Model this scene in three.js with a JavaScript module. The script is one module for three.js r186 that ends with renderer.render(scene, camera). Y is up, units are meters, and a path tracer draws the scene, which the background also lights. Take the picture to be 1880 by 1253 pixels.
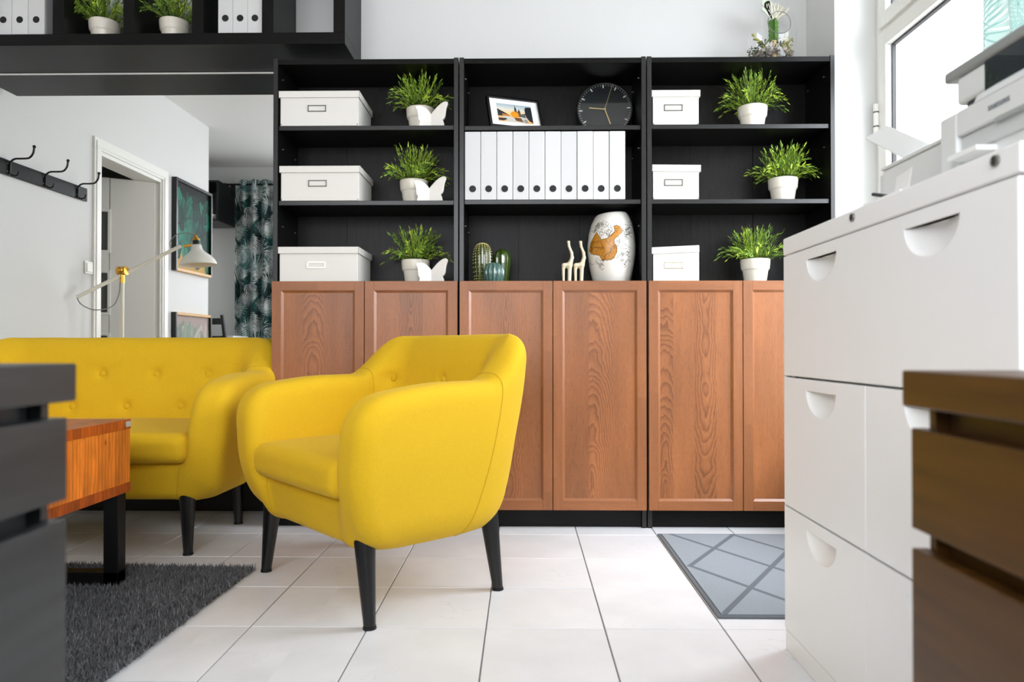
import * as THREE from 'three';
import { RoundedBoxGeometry } from 'three/addons/geometries/RoundedBoxGeometry.js';
import { mergeGeometries, mergeVertices } from 'three/addons/utils/BufferGeometryUtils.js';
import { RectAreaLightUniformsLib } from 'three/addons/lights/RectAreaLightUniformsLib.js';
import { FontLoader } from 'three/addons/loaders/FontLoader.js';
import { TextGeometry } from 'three/addons/geometries/TextGeometry.js';

// ------------------------------------------------------------------ camera, sky, lights, exposure
const scene = new THREE.Scene();
const FOCAL = 1300;                                             // pixels, for a 1880 x 1253 frame
const camera = new THREE.PerspectiveCamera(2 * Math.atan(626.5 / FOCAL) * 180 / Math.PI, 1880 / 1253, 0.02, 60);
camera.position.set(0, 0.768, 0);
camera.rotation.set(12.5 / FOCAL, 20 / FOCAL, 0, 'YXZ');
camera.focus = 2.75; camera.userData.fStop = 3.6;
scene.add(camera);

const renderer = new THREE.WebGLRenderer({ antialias: true });
renderer.toneMapping = THREE.LinearToneMapping;
renderer.toneMappingExposure = 1.22;
renderer.shadowMap.enabled = true;
renderer.shadowMap.type = THREE.PCFSoftShadowMap;

scene.background = new THREE.Color(2.2, 2.25, 2.3);              // bright overcast sky outside the windows
RectAreaLightUniformsLib.init();
function windowLight(name, w, h, pos, look, color, intensity) {
  const l = new THREE.RectAreaLight(color, intensity, w, h);
  l.name = name; l.position.set(...pos); l.lookAt(...look); scene.add(l);
}
windowLight('daylight_side', 3.4, 2.4, [2.35, 2.15, -1.65], [0, 0.5, -1.65], new THREE.Color(0.935, 0.985, 1.08), 9.2);
windowLight('daylight_rear', 3.2, 2.0, [-0.75, 2.1, 1.6], [-0.75, 0.5, -1.6], new THREE.Color(0.95, 0.985, 1.06), 4.6);

// ------------------------------------------------------------------ helpers
let seed = 12345;
const rnd = () => { seed = (seed + 0x6d2b79f5) | 0; let t = Math.imul(seed ^ (seed >>> 15), 1 | seed); t = (t + Math.imul(t ^ (t >>> 7), 61 | t)) ^ t; return ((t ^ (t >>> 14)) >>> 0) / 4294967296; };
const rr = (a, b) => a + (b - a) * rnd();
const clamp = THREE.MathUtils.clamp, lerp = THREE.MathUtils.lerp;
const sst = (a, b, x) => { const t = clamp((x - a) / (b - a), 0, 1); return t * t * (3 - 2 * t); };
const hash = (x, y) => { let h = Math.imul(x | 0, 374761393) + Math.imul(y | 0, 668265263); h = Math.imul(h ^ (h >>> 13), 1274126177); return ((h ^ (h >>> 16)) >>> 0) / 4294967296; };
const vnoise = (x, y) => { const i = Math.floor(x), j = Math.floor(y), u = x - i, v = y - j, s = u * u * (3 - 2 * u), t = v * v * (3 - 2 * v); return lerp(lerp(hash(i, j), hash(i + 1, j), s), lerp(hash(i, j + 1), hash(i + 1, j + 1), s), t); };
const fbm = (x, y, o = 4) => { let a = 0.5, s = 0; for (let k = 0; k < o; k++) { s += a * vnoise(x, y); x = x * 2.03 + 17; y = y * 2.03 + 31; a *= 0.5; } return s; };

const used = new Map();
function numbered(n) { const k = used.get(n) ?? 0; used.set(n, k + 1); return k ? n + '_' + String(k).padStart(3, '0') : n; }
function tag(o, label, category, group, kind) { if (label) o.userData.label = label; if (category) o.userData.category = category; if (group) o.userData.group = group; if (kind) o.userData.kind = kind; return o; }
function thing(name, label, category, [x, y, z] = [0, 0, 0], turn = 0, group) {
  const o = new THREE.Group(); o.name = numbered(name); scene.add(o); o.position.set(x, y, z); o.rotation.y = turn;
  return tag(o, label, category, group);
}
function mesh(name, geo, mat, parent, label) {
  const m = new THREE.Mesh(Array.isArray(geo) ? mergeGeometries(geo.map(plain)) : geo, mat); m.castShadow = m.receiveShadow = true;
  if (parent) { m.name = name; parent.add(m); } else { m.name = numbered(name); scene.add(m); }
  if (label) m.userData.label = label;
  return m;
}
function struct(name, geo, mat, parent) { const m = mesh(name, geo, mat, parent); if (!parent) m.userData.kind = 'structure'; return m; }
function structGroup(name) { const o = new THREE.Group(); o.name = numbered(name); o.userData.kind = 'structure'; scene.add(o); return o; }
function copyOf(root, [x, y, z], turn, label, group) { const r = root.clone(); r.name = numbered(root.name.replace(/_\d{3}$/, '')); scene.add(r); r.position.set(x, y, z); r.rotation.y = turn; if (label) r.userData.label = label; if (group) r.userData.group = group; return r; }
function plain(g) {                                              // same attributes everywhere, so that geometries merge
  let h = g.index ? g.toNonIndexed() : g.clone();
  for (const k of Object.keys(h.attributes)) if (!['position', 'normal', 'uv'].includes(k)) h.deleteAttribute(k);
  if (!h.attributes.uv) h.setAttribute('uv', new THREE.BufferAttribute(new Float32Array(h.attributes.position.count * 2), 2));
  return h;
}
function boxUV(g, du = 0, dv = 0, swap = false) {                // uv in metres by the main axis of each triangle
  const h = g.index ? g.toNonIndexed() : g, p = h.attributes.position, uv = new Float32Array(p.count * 2);
  const a = new THREE.Vector3(), b = new THREE.Vector3(), c = new THREE.Vector3();
  for (let i = 0; i < p.count; i += 3) {
    a.fromBufferAttribute(p, i); b.fromBufferAttribute(p, i + 1); c.fromBufferAttribute(p, i + 2);
    const n = b.clone().sub(a).cross(c.clone().sub(a)), x = Math.abs(n.x), y = Math.abs(n.y), z = Math.abs(n.z);
    [a, b, c].forEach((v, k) => {
      let s, t; if (x >= y && x >= z) { s = v.z; t = v.y; } else if (y >= z) { s = v.x; t = v.z; } else { s = v.x; t = v.y; }
      if (swap) [s, t] = [t, s];
      uv[(i + k) * 2] = s + du; uv[(i + k) * 2 + 1] = t + dv;
    });
  }
  h.setAttribute('uv', new THREE.BufferAttribute(uv, 2)); return h;
}
// a box given by its low and high corners, edges softened by r
function bx(x0, x1, y0, y1, z0, z1, r = 0.0015) {
  const w = x1 - x0, h = y1 - y0, d = z1 - z0, q = Math.min(r, w / 2.2, h / 2.2, d / 2.2);
  const g = q > 0 ? new RoundedBoxGeometry(w, h, d, 1, q) : new THREE.BoxGeometry(w, h, d);
  return g.translate((x0 + x1) / 2, (y0 + y1) / 2, (z0 + z1) / 2);
}
const V = (x, y, z) => new THREE.Vector3(x, y, z);
function tube(pts, r, seg = 24, rs = 8) { return new THREE.TubeGeometry(new THREE.CatmullRomCurve3(pts.map((p) => V(...p))), seg, r, rs, false); }
function rod(a, b, r0, r1 = r0, n = 16) {
  const A = V(...a), B = V(...b), g = new THREE.CylinderGeometry(r1, r0, A.distanceTo(B), n, 1);
  g.applyQuaternion(new THREE.Quaternion().setFromUnitVectors(V(0, 1, 0), B.clone().sub(A).normalize()));
  return g.translate((A.x + B.x) / 2, (A.y + B.y) / 2, (A.z + B.z) / 2);
}
const lathe = (pts, n = 48) => new THREE.LatheGeometry(pts.map((p) => new THREE.Vector2(p[0], p[1])), n);

// a closed surface round f < 0 (naive surface nets), normals from the field
function surface(f, lo, hi, cell) {
  const n = [0, 1, 2].map((k) => Math.ceil((hi[k] - lo[k]) / cell) + 2), [nx, ny, nz] = n, o = lo.map((v) => v - cell);
  const S = new Float32Array(nx * ny * nz), id = new Int32Array(nx * ny * nz).fill(-1), at = (i, j, k) => i + nx * (j + ny * k);
  for (let k = 0; k < nz; k++) for (let j = 0; j < ny; j++) for (let i = 0; i < nx; i++) S[at(i, j, k)] = f(o[0] + i * cell, o[1] + j * cell, o[2] + k * cell);
  const pos = [], idx = [];
  for (let k = 0; k < nz - 1; k++) for (let j = 0; j < ny - 1; j++) for (let i = 0; i < nx - 1; i++) {
    let m = 0; const v = [];
    for (let c = 0; c < 8; c++) { v[c] = S[at(i + (c & 1), j + ((c >> 1) & 1), k + (c >> 2))]; if (v[c] < 0) m |= 1 << c; }
    if (m === 0 || m === 255) continue;
    let cnt = 0, sx = 0, sy = 0, sz = 0;
    for (let c = 0; c < 8; c++) for (const b of [1, 2, 4]) {
      if (c & b) continue; const e = c | b; if ((v[c] < 0) === (v[e] < 0)) continue;
      const t = v[c] / (v[c] - v[e]);
      sx += (c & 1) + (b === 1 ? t : 0); sy += ((c >> 1) & 1) + (b === 2 ? t : 0); sz += (c >> 2) + (b === 4 ? t : 0); cnt++;
    }
    id[at(i, j, k)] = pos.length / 3; pos.push(o[0] + (i + sx / cnt) * cell, o[1] + (j + sy / cnt) * cell, o[2] + (k + sz / cnt) * cell);
  }
  for (let k = 1; k < nz - 1; k++) for (let j = 1; j < ny - 1; j++) for (let i = 1; i < nx - 1; i++) {
    const a = S[at(i, j, k)] < 0;
    const quad = (p, q, r, s, flip) => { if (p < 0 || q < 0 || r < 0 || s < 0) return; flip ? idx.push(p, r, q, p, s, r) : idx.push(p, q, r, p, r, s); };
    if (a !== (S[at(i + 1, j, k)] < 0)) quad(id[at(i, j - 1, k - 1)], id[at(i, j, k - 1)], id[at(i, j, k)], id[at(i, j - 1, k)], !a);
    if (a !== (S[at(i, j + 1, k)] < 0)) quad(id[at(i - 1, j, k - 1)], id[at(i - 1, j, k)], id[at(i, j, k)], id[at(i, j, k - 1)], !a);
    if (a !== (S[at(i, j, k + 1)] < 0)) quad(id[at(i - 1, j - 1, k)], id[at(i, j - 1, k)], id[at(i, j, k)], id[at(i - 1, j, k)], !a);
  }
  const g = new THREE.BufferGeometry(), nor = new Float32Array(pos.length), e = cell * 0.6;
  for (let i = 0; i < pos.length; i += 3) {
    const [x, y, z] = [pos[i], pos[i + 1], pos[i + 2]];
    const gx = f(x + e, y, z) - f(x - e, y, z), gy = f(x, y + e, z) - f(x, y - e, z), gz = f(x, y, z + e) - f(x, y, z - e), l = Math.hypot(gx, gy, gz) || 1;
    nor[i] = gx / l; nor[i + 1] = gy / l; nor[i + 2] = gz / l;
  }
  g.setAttribute('position', new THREE.Float32BufferAttribute(pos, 3)); g.setAttribute('normal', new THREE.BufferAttribute(nor, 3)); g.setIndex(idx);
  return g;
}
const smin = (a, b, k) => { const h = Math.max(k - Math.abs(a - b), 0) / k; return Math.min(a, b) - h * h * k * 0.25; };
const smax = (a, b, k) => -smin(-a, -b, k);
const box2 = (x, y, a, b, r) => { const p = Math.abs(x) - a + r, q = Math.abs(y) - b + r; return Math.hypot(Math.max(p, 0), Math.max(q, 0)) + Math.min(Math.max(p, q), 0) - r; };
const box3 = (x, y, z, a, b, c, r) => { const p = Math.abs(x) - a + r, q = Math.abs(y) - b + r, s = Math.abs(z) - c + r; return Math.hypot(Math.max(p, 0), Math.max(q, 0), Math.max(s, 0)) + Math.min(Math.max(p, q, s), 0) - r; };
const cone3 = (p, a, b, ra, rb) => { const dx = b[0] - a[0], dy = b[1] - a[1], dz = b[2] - a[2], t = clamp(((p[0] - a[0]) * dx + (p[1] - a[1]) * dy + (p[2] - a[2]) * dz) / (dx * dx + dy * dy + dz * dz), 0, 1); return Math.hypot(p[0] - a[0] - t * dx, p[1] - a[1] - t * dy, p[2] - a[2] - t * dz) - lerp(ra, rb, t); };

// ------------------------------------------------------------------ textures
function dataTex(w, h, fn, srgb = true) {
  const d = new Uint8Array(w * h * 4);
  for (let y = 0; y < h; y++) for (let x = 0; x < w; x++) { const c = fn(x, y), i = (y * w + x) * 4; d[i] = clamp(c[0], 0, 255); d[i + 1] = clamp(c[1], 0, 255); d[i + 2] = clamp(c[2], 0, 255); d[i + 3] = 255; }
  const t = new THREE.DataTexture(d, w, h); t.wrapS = t.wrapT = THREE.RepeatWrapping; t.magFilter = THREE.LinearFilter; t.minFilter = THREE.LinearMipmapLinearFilter; t.generateMipmaps = true;
  if (srgb) t.colorSpace = THREE.SRGBColorSpace; t.needsUpdate = true; return t;
}
function canvasTex(w, h, draw) {
  const c = document.createElement('canvas'); c.width = w; c.height = h; draw(c.getContext('2d'), w, h);
  const t = new THREE.CanvasTexture(c); t.colorSpace = THREE.SRGBColorSpace; t.wrapS = t.wrapT = THREE.RepeatWrapping; return t;
}
const scaled = (t, sx, sy = sx) => { t.repeat.set(1 / sx, 1 / sy); return t; };
const std = (color, roughness = 0.6, more = {}) => new THREE.MeshStandardMaterial({ color, roughness, ...more });
const phys = (color, roughness, more = {}) => new THREE.MeshPhysicalMaterial({ color, roughness, ...more });

// oak veneer: strips side by side, each straight grained or with nested arches
function oak(w, h, wm, hm, strips, tone, sd) {
  return dataTex(w, h, (px, py) => {
    const x = px / w * wm, y = py / h * hm; let k = 0, x0 = 0;
    while (k < strips.length - 1 && x > x0 + strips[k].w) { x0 += strips[k].w; k++; }
    const s = strips[k], lx = x - x0 - s.w * (s.c ?? 0.5), wob = (fbm(y * 9 + sd, k * 7 + lx * 20, 3) - 0.47) * 0.012;
    let g;
    if (s.arch) { const hh = 0.012 + s.arch * (s.flip ? hm - y : y) + (fbm(y * 5 + sd * 3, k, 3) - 0.5) * 0.05; g = Math.hypot(lx * 0.9 + wob * 0.6, hh) / 0.0065 + fbm(x * 60, y * 25 + sd, 3) * 0.9; } else g = (lx + wob + y * (s.tilt ?? 0.004)) / 0.0045 + fbm(x * 70 + sd, y * 3, 3) * 1.6;
    const f = g - Math.floor(g), ring = Math.pow(f, 2.2) * sst(1, 0.86, f) * (s.arch ? 1.0 : 0.6);
    const pore = sst(0.62, 0.85, vnoise(px * 0.9 + sd * 50, py * 0.07 + k * 9)) * 0.5 + sst(0.6, 0.9, vnoise(px * 0.45, py * 0.03 + sd)) * 0.35;
    const l = 1.06 + (s.d ?? 0) + (fbm(x * 14 + sd, y * 2, 3) - 0.47) * 0.28 - ring * 0.3 - pore * 0.16;
    return [tone[0] * l, tone[1] * (l * 1.02 - 0.02 - ring * 0.04), tone[2] * (l * 1.04 - 0.04 - ring * 0.06)];
  });
}
const OAK = [152, 95, 55], PW = 0.302, PH = 0.886;
const oakPanels = [
  oak(320, 896, PW, PH, [{ w: 0.085, d: -0.05 }, { w: 0.085, arch: 0.11, d: -0.02 }, { w: 0.14, d: -0.05, tilt: 0.01 }], OAK, 1),
  oak(320, 896, PW, PH, [{ w: 0.1, d: -0.02 }, { w: 0.1, arch: 0.05, flip: true, d: -0.06 }, { w: 0.11, d: 0.03 }], OAK, 2),
  oak(320, 896, PW, PH, [{ w: 0.08, d: 0.02 }, { w: 0.14, arch: 0.07, flip: true }, { w: 0.09, d: -0.03, tilt: -0.01 }], OAK, 3),
  oak(320, 896, PW, PH, [{ w: 0.105, d: -0.04 }, { w: 0.1, arch: 0.13, c: 0.15, d: 0.03 }, { w: 0.1, d: 0.0 }], OAK, 4),
  oak(320, 896, PW, PH, [{ w: 0.058, arch: 0.12, c: 0.4, d: -0.02 }, { w: 0.09, d: 0.02 }, { w: 0.09, arch: 0.06, flip: true, d: -0.02 }, { w: 0.07, d: 0.03 }], OAK, 5),
  oak(320, 896, PW, PH, [{ w: 0.1, d: 0.05 }, { w: 0.1, d: 0.0, tilt: 0.008 }, { w: 0.1, arch: 0.1, d: 0 }], OAK, 6)];
const oakRail = scaled(oak(256, 512, 0.12, 0.6, [{ w: 0.06, d: 0 }, { w: 0.06, d: -0.03 }], OAK, 9), 0.12, 0.6);
const panelMats = oakPanels.map((t) => std(0xffffff, 0.36, { map: t, bumpMap: t, bumpScale: 0.0006 }));
const railMat = std(0xffffff, 0.42, { map: oakRail, bumpMap: oakRail, bumpScale: 0.0004 });
const blackTex = scaled(dataTex(256, 512, (x, y) => { const l = 15 + (fbm(x * 0.16, y * 0.012, 4) - 0.47) * 12 + (vnoise(x * 0.9, y * 0.05) - 0.5) * 9; return [l * 1.0, l * 0.97, l * 0.94]; }), 0.2, 0.5);
const blackWood = phys(0xffffff, 0.33, { map: blackTex, specularIntensity: 0.32 });
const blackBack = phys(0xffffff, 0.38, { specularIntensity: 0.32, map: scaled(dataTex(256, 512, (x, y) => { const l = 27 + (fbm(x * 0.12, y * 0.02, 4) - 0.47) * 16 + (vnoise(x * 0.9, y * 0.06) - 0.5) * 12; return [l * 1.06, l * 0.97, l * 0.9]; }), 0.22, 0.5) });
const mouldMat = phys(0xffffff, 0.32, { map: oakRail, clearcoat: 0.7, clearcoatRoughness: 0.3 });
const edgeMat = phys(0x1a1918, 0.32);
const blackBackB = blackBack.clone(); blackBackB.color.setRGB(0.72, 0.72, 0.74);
const fabricTex = scaled(dataTex(256, 256, (x, y) => { const l = 240 + (vnoise(x * 0.5, y * 0.11) - 0.5) * 9 + (vnoise(x * 0.09, y * 0.5 + 40) - 0.5) * 9 + (hash(x, y) - 0.5) * 8; return [l, l, l]; }), 0.11);
const fabricBump = scaled(dataTex(128, 128, (x, y) => { const l = 128 + 60 * Math.sin(x * Math.PI / 2) * Math.sin(y * Math.PI / 2) + (hash(x, y) - 0.5) * 80; return [l, l, l]; }, false), 0.05);
const yellow = phys(0xe8ba0c, 0.88, { map: fabricTex, bumpMap: fabricBump, bumpScale: 0.0006, sheen: 0.25, sheenRoughness: 0.5, sheenColor: new THREE.Color(1, 0.86, 0.4) });
const tileTex = dataTex(512, 512, (x, y) => {
  const n = fbm(x * 0.012, y * 0.012, 5), v = Math.abs(fbm(x * 0.02 + 50 + n * 3, y * 0.02 + 9, 4) - 0.47), vein = sst(0.02, 0, v) * sst(0.45, 0.62, fbm(x * 0.01 + 7, y * 0.01, 2)), l = 236 + (n - 0.47) * 18 - vein * 11 + (hash(x, y) - 0.5) * 3;
  return [l * 0.985, l * 0.995, l * 1.01];
});
tileTex.repeat.set(1 / 0.9, 1 / 0.9);
const tileMats = [0, 1, 2].map((k) => std(new THREE.Color().setScalar(0.98 + 0.02 * k), 0.3, { map: tileTex }));
const wallTex = scaled(dataTex(256, 256, (x, y) => { const l = 128 + (fbm(x * 0.1, y * 0.1, 4) - 0.47) * 120; return [l, l, l]; }, false), 0.5);
const wallPaint = std(0xe0e0de, 0.9, { bumpMap: wallTex, bumpScale: 0.0008 });
const ceilPaint = std(0xecebe8, 0.95);
const trimWhite = std(0xf0efe9, 0.4);
const metalWhite = std(0xf6f6f5, 0.35);
const boxWhite = std(0xdedbd4, 0.62);
const paperWhite = std(0xf2f2f0, 0.7);
const ceramic = phys(0xeeeae2, 0.28, { clearcoat: 0.4, clearcoatRoughness: 0.15 });
const potWhite = phys(0xeee6d6, 0.3, { clearcoat: 0.3, clearcoatRoughness: 0.2 });
const blackMetal = std(0x0c0c0d, 0.4, { metalness: 0.3 });
const blackPaint = std(0x0d0d0e, 0.35);
const steel = std(0x8d8c86, 0.35, { metalness: 0.9 });
const brass = std(0xd9a441, 0.3, { metalness: 1 });
const glassPane = phys(0xffffff, 0.0, { transmission: 1, thickness: 0, ior: 1.5 });
const mirrorMat = std(0xf3f5f4, 0.0, { metalness: 1 });

// ------------------------------------------------------------------ the room
const floor = struct('floor', bx(-3.7, 1.7, -0.2, -0.003, -3.5, 0.95, 0), std(0x77777a, 0.9));
{
  const P = 0.3247, D = 0.3235, variants = [0, 1, 2, 3, 4, 5].map((k) => boxUV(bx(-0.1605, 0.1605, -0.009, 0, -0.1599, 0.1599, 0.0016), k * 0.37, k * 0.53));
  for (let i = -9; i < 4; i++) for (let j = 0; j < 13; j++) {
    const t = mesh('tile', variants[Math.floor(rnd() * 6)], tileMats[Math.floor(rnd() * 3)], floor);
    t.position.set(0.2235 + (i + 0.5) * P, rr(-0.0004, 0), -(2.271 + (3.5 - j) * D)); t.rotation.y = rnd() < 0.5 ? 0 : Math.PI;
  }
}
struct('ceiling', bx(-3.7, 1.7, 2.663, 2.85, -3.5, 0.95, 0), ceilPaint);
struct('wall_back', boxUV(bx(-2.85, 1.7, -0.01, 2.67, -3.5, -3.33, 0)), wallPaint);
{                                                               // left wall with the doorway
  const sh = new THREE.Shape([[0.62, -0.01], [1.40, -0.01], [1.40, 2.03], [2.19, 2.03], [2.19, -0.01], [3.34, -0.01], [3.34, 2.67], [0.62, 2.67]].map((p) => new THREE.Vector2(...p)));
  const g = new THREE.ExtrudeGeometry(sh, { depth: 0.15, bevelEnabled: false }).applyMatrix4(new THREE.Matrix4().makeBasis(V(0, 0, -1), V(0, 1, 0), V(1, 0, 0))).translate(-2.85, 0, 0);
  struct('wall_left', boxUV(g), wallPaint);
  struct('wall_recess', boxUV(bx(-3.65, -2.85, -0.01, 2.67, -0.77, -0.62, 0)), wallPaint);
  struct('wall_recess_side', boxUV(bx(-3.65, -3.5, -0.01, 2.67, -0.8, 0.87, 0)), wallPaint);
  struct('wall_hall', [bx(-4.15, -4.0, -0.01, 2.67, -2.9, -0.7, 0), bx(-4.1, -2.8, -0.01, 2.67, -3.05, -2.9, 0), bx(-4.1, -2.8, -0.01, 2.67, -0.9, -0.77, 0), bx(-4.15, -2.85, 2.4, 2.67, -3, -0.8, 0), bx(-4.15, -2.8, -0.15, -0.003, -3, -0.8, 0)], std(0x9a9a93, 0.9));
}
{                                                               // wall behind the camera with its window
  const X0 = -2.2, X1 = 0.7, Y0 = 0.85, Y1 = 2.4, Z0 = 0.71, Z1 = 0.87;
  struct('wall_rear', [bx(-3.65, X0, -0.01, 2.67, Z0, Z1, 0), bx(X1, 1.7, -0.01, 2.67, Z0, Z1, 0), bx(X0, X1, -0.01, Y0, Z0, Z1, 0), bx(X0, X1, Y1, 2.67, Z0, Z1, 0)].map((k) => boxUV(k)), wallPaint);
  const w = structGroup('window_2');
  for (const [a, b, c, d] of [[X0, X1, Y0, Y0 + 0.06], [X0, X1, Y1 - 0.06, Y1], [X0, X0 + 0.06, Y0, Y1], [X1 - 0.06, X1, Y0, Y1], [-0.79, -0.71, Y0, Y1]]) mesh('window_frame', bx(a, b, c, d, 0.79, 0.85, 0.004), trimWhite, w);
  for (const [a, b] of [[X0 + 0.05, -0.78], [-0.72, X1 - 0.05]]) mesh('window_pane', bx(a, b, Y0 + 0.05, Y1 - 0.05, 0.818, 0.822, 0), glassPane, w);
}
{                                                               // right wall: deep opening, window set back in it
  const Y0 = 0.4, Y1 = 2.5, A = -3.03, B = -0.25;
  struct('wall_right', [bx(1.33, 1.6, -0.01, 2.67, -3.34, A, 0), bx(1.33, 1.6, -0.01, 2.67, B, 0.72, 0), bx(1.33, 1.6, -0.01, Y0, A, B, 0), bx(1.33, 1.6, Y1, 2.67, A, B, 0)].map((k) => boxUV(k)), wallPaint);
  const w = structGroup('window_1');
  const F = (name, y0, y1, z0, z1, x0 = 1.505, x1 = 1.575, r = 0.004) => mesh(name, bx(x0, x1, y0, y1, z0, z1, r), trimWhite, w);
  F('window_frame', Y0, Y1, A, A + 0.05); F('window_frame', Y0, Y1, B - 0.05, B); for (const [p, q] of [[A + 0.05, -1.70], [-1.62, B - 0.05]]) { F('window_frame', Y0, Y0 + 0.05, p, q); F('window_frame', Y1 - 0.05, Y1, p, q); F('window_frame', 2.075, 2.105, p, q); }
  F('window_frame', Y0, Y1, -1.70, -1.62);
  for (const [y0, y1] of [[Y0 + 0.045, 2.08], [2.10, Y1 - 0.045]]) for (const [z0, z1] of [[A + 0.045, -1.695], [-1.625, B - 0.045]]) {
    const s = new THREE.Group(); s.name = 'window_sash'; w.add(s);
    const q = 0.062;
    for (const [a, b, c, d] of [[y0, y1, z0, z0 + q], [y0, y1, z1 - q, z1], [y0, y0 + q, z0 + q, z1 - q], [y1 - q, y1, z0 + q, z1 - q]]) mesh('sash_frame', bx(1.49, 1.56, a, b, c, d, 0.005), trimWhite, s);
    for (const [a, b, c, d] of [[y0 + q, y1 - q, z0 + q, z0 + q + 0.008], [y0 + q, y0 + q + 0.008, z0 + q + 0.008, z1 - q], [y1 - q - 0.008, y1 - q, z0 + q + 0.008, z1 - q]]) mesh('glazing_seal', bx(1.515, 1.53, a, b, c, d, 0), std(0x3a3a3c, 0.6), s);
    mesh('window_pane', bx(1.527, 1.531, y0 + q - 0.01, y1 - q + 0.01, z0 + q - 0.01, z1 - q + 0.01, 0), glassPane, s);
  }
  for (const y of [1.66, 0.7]) {                                                                        // barrel hinge on the far jamb
    const h = new THREE.Group(); h.name = 'window_hinge'; w.add(h);
    mesh('hinge_barrel', [rod([1.482, y - 0.02, -2.985], [1.482, y + 0.035, -2.985], 0.011), rod([1.482, y + 0.037, -2.985], [1.482, y + 0.095, -2.985], 0.011), rod([1.482, y + 0.097, -2.985], [1.482, y + 0.13, -2.985], 0.011)], trimWhite, h);
    mesh('hinge_ring', [rod([1.482, y + 0.033, -2.985], [1.482, y + 0.039, -2.985], 0.0118), rod([1.482, y + 0.093, -2.985], [1.482, y + 0.099, -2.985], 0.0118)], std(0x6b6a66, 0.5), h);
  }
  struct('trim_2', bx(1.31, 1.5, 0.385, 0.415, A + 0.01, B, 0.004), trimWhite);                          // sill board
}
{                                                               // door in the left wall, standing open into the hall
  const tr = structGroup('trim_1');
  for (const [y0, y1, z0, z1] of [[0, 2.025, -2.26, -2.185], [0, 2.025, -1.415, -1.335], [2.0251, 2.1, -2.26, -1.335]]) mesh('casing', [bx(-2.701, -2.685, y0, y1, z0, z1, 0.002), y0 ? bx(-2.686, -2.679, y0 + 0.016, y1 - 0.02, z0 + 0.018, z1 - 0.018, 0.002) : bx(-2.686, -2.679, y0, y1 + 0.016, z0 + 0.018, z1 - 0.018, 0.002)], trimWhite, tr);
  for (const [y0, y1, z0, z1] of [[0, 1.999, -2.1895, -2.165], [0, 1.999, -1.43, -1.4005], [2.0, 2.0295, -2.1895, -1.4005]]) mesh('jamb', bx(-2.855, -2.698, y0, y1, z0, z1, 0.003), trimWhite, tr);
  const d = structGroup('door_1'); d.position.set(-2.74, 0, -1.425); d.rotation.y = -0.47;              // leaf runs from the hinge towards -x
  const L = 0.76, fr = 0.14, wins = [[1.47, 1.757], [1.02, 1.313], [0.57, 0.86]];
  const leaf = [bx(-0.30, 0, 0.01, 2.0, -0.02, 0.02, 0.003), bx(-L, -0.56, 0.01, 2.0, -0.02, 0.02, 0.003), bx(-0.57, -0.29, 1.757, 2.0, -0.02, 0.02, 0), bx(-0.57, -0.29, 0.01, 0.57, -0.02, 0.02, 0), bx(-0.57, -0.29, 0.86, 1.02, -0.02, 0.02, 0), bx(-0.57, -0.29, 1.313, 1.47, -0.02, 0.02, 0)];
  mesh('door_leaf', leaf, std(0xf0efe8, 0.5), d);
  for (const [y0, y1] of wins) {
    mesh('door_pane', bx(-0.56, -0.30, y0, y1, -0.004, 0.004, 0), std(0x55564f, 0.35), d);
    mesh('pane_moulding', [bx(-0.575, -0.285, y1 - 0.004, y1 + 0.016, -0.026, 0.026, 0.003), bx(-0.575, -0.285, y0 - 0.016, y0 + 0.004, -0.026, 0.026, 0.003), bx(-0.306, -0.285, y0, y1, -0.026, 0.026, 0.003), bx(-0.575, -0.554, y0, y1, -0.026, 0.026, 0.003)], trimWhite, d);
  }
  for (const y of [0.25, 1.72]) mesh('door_hinge', rod([0.012, y, 0.0], [0.012, y + 0.09, 0.0], 0.009), steel, d);
}
{ const g = [bx(-2.7, -2.688, 0, 0.07, -3.32, -2.26, 0.003), bx(-2.7, -2.688, 0, 0.07, -1.335, -0.62, 0.003)]; struct('baseboard_left', g, trimWhite); struct('shade_strip_back', bx(-2.688, -1.08, 0, 0.24, -3.33, -3.315, 0.003), std(0x0d0e10, 0.5)); struct('baseboard_rear', bx(-3.5, 1.33, 0, 0.07, 0.698, 0.71, 0.003), trimWhite); }  // the black strip on the back wall is painted shade behind the sofa

// ------------------------------------------------------------------ mirror on the back wall
{
  const m = thing('wall_mirror', 'big frameless mirror on the wall above the yellow sofa, left of the bookcases', 'mirror', [0, 0, -3.33]);
  mesh('mirror_glass', bx(-2.685, -1.083, 0.3, 2.068, 0.0005, 0.005, 0), mirrorMat, m);
  mesh('top_strip', bx(-2.685, -1.083, 2.068, 2.0755, 0.0005, 0.007, 0.001), trimWhite, m, 'thin white strip along the top edge');
}

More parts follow.
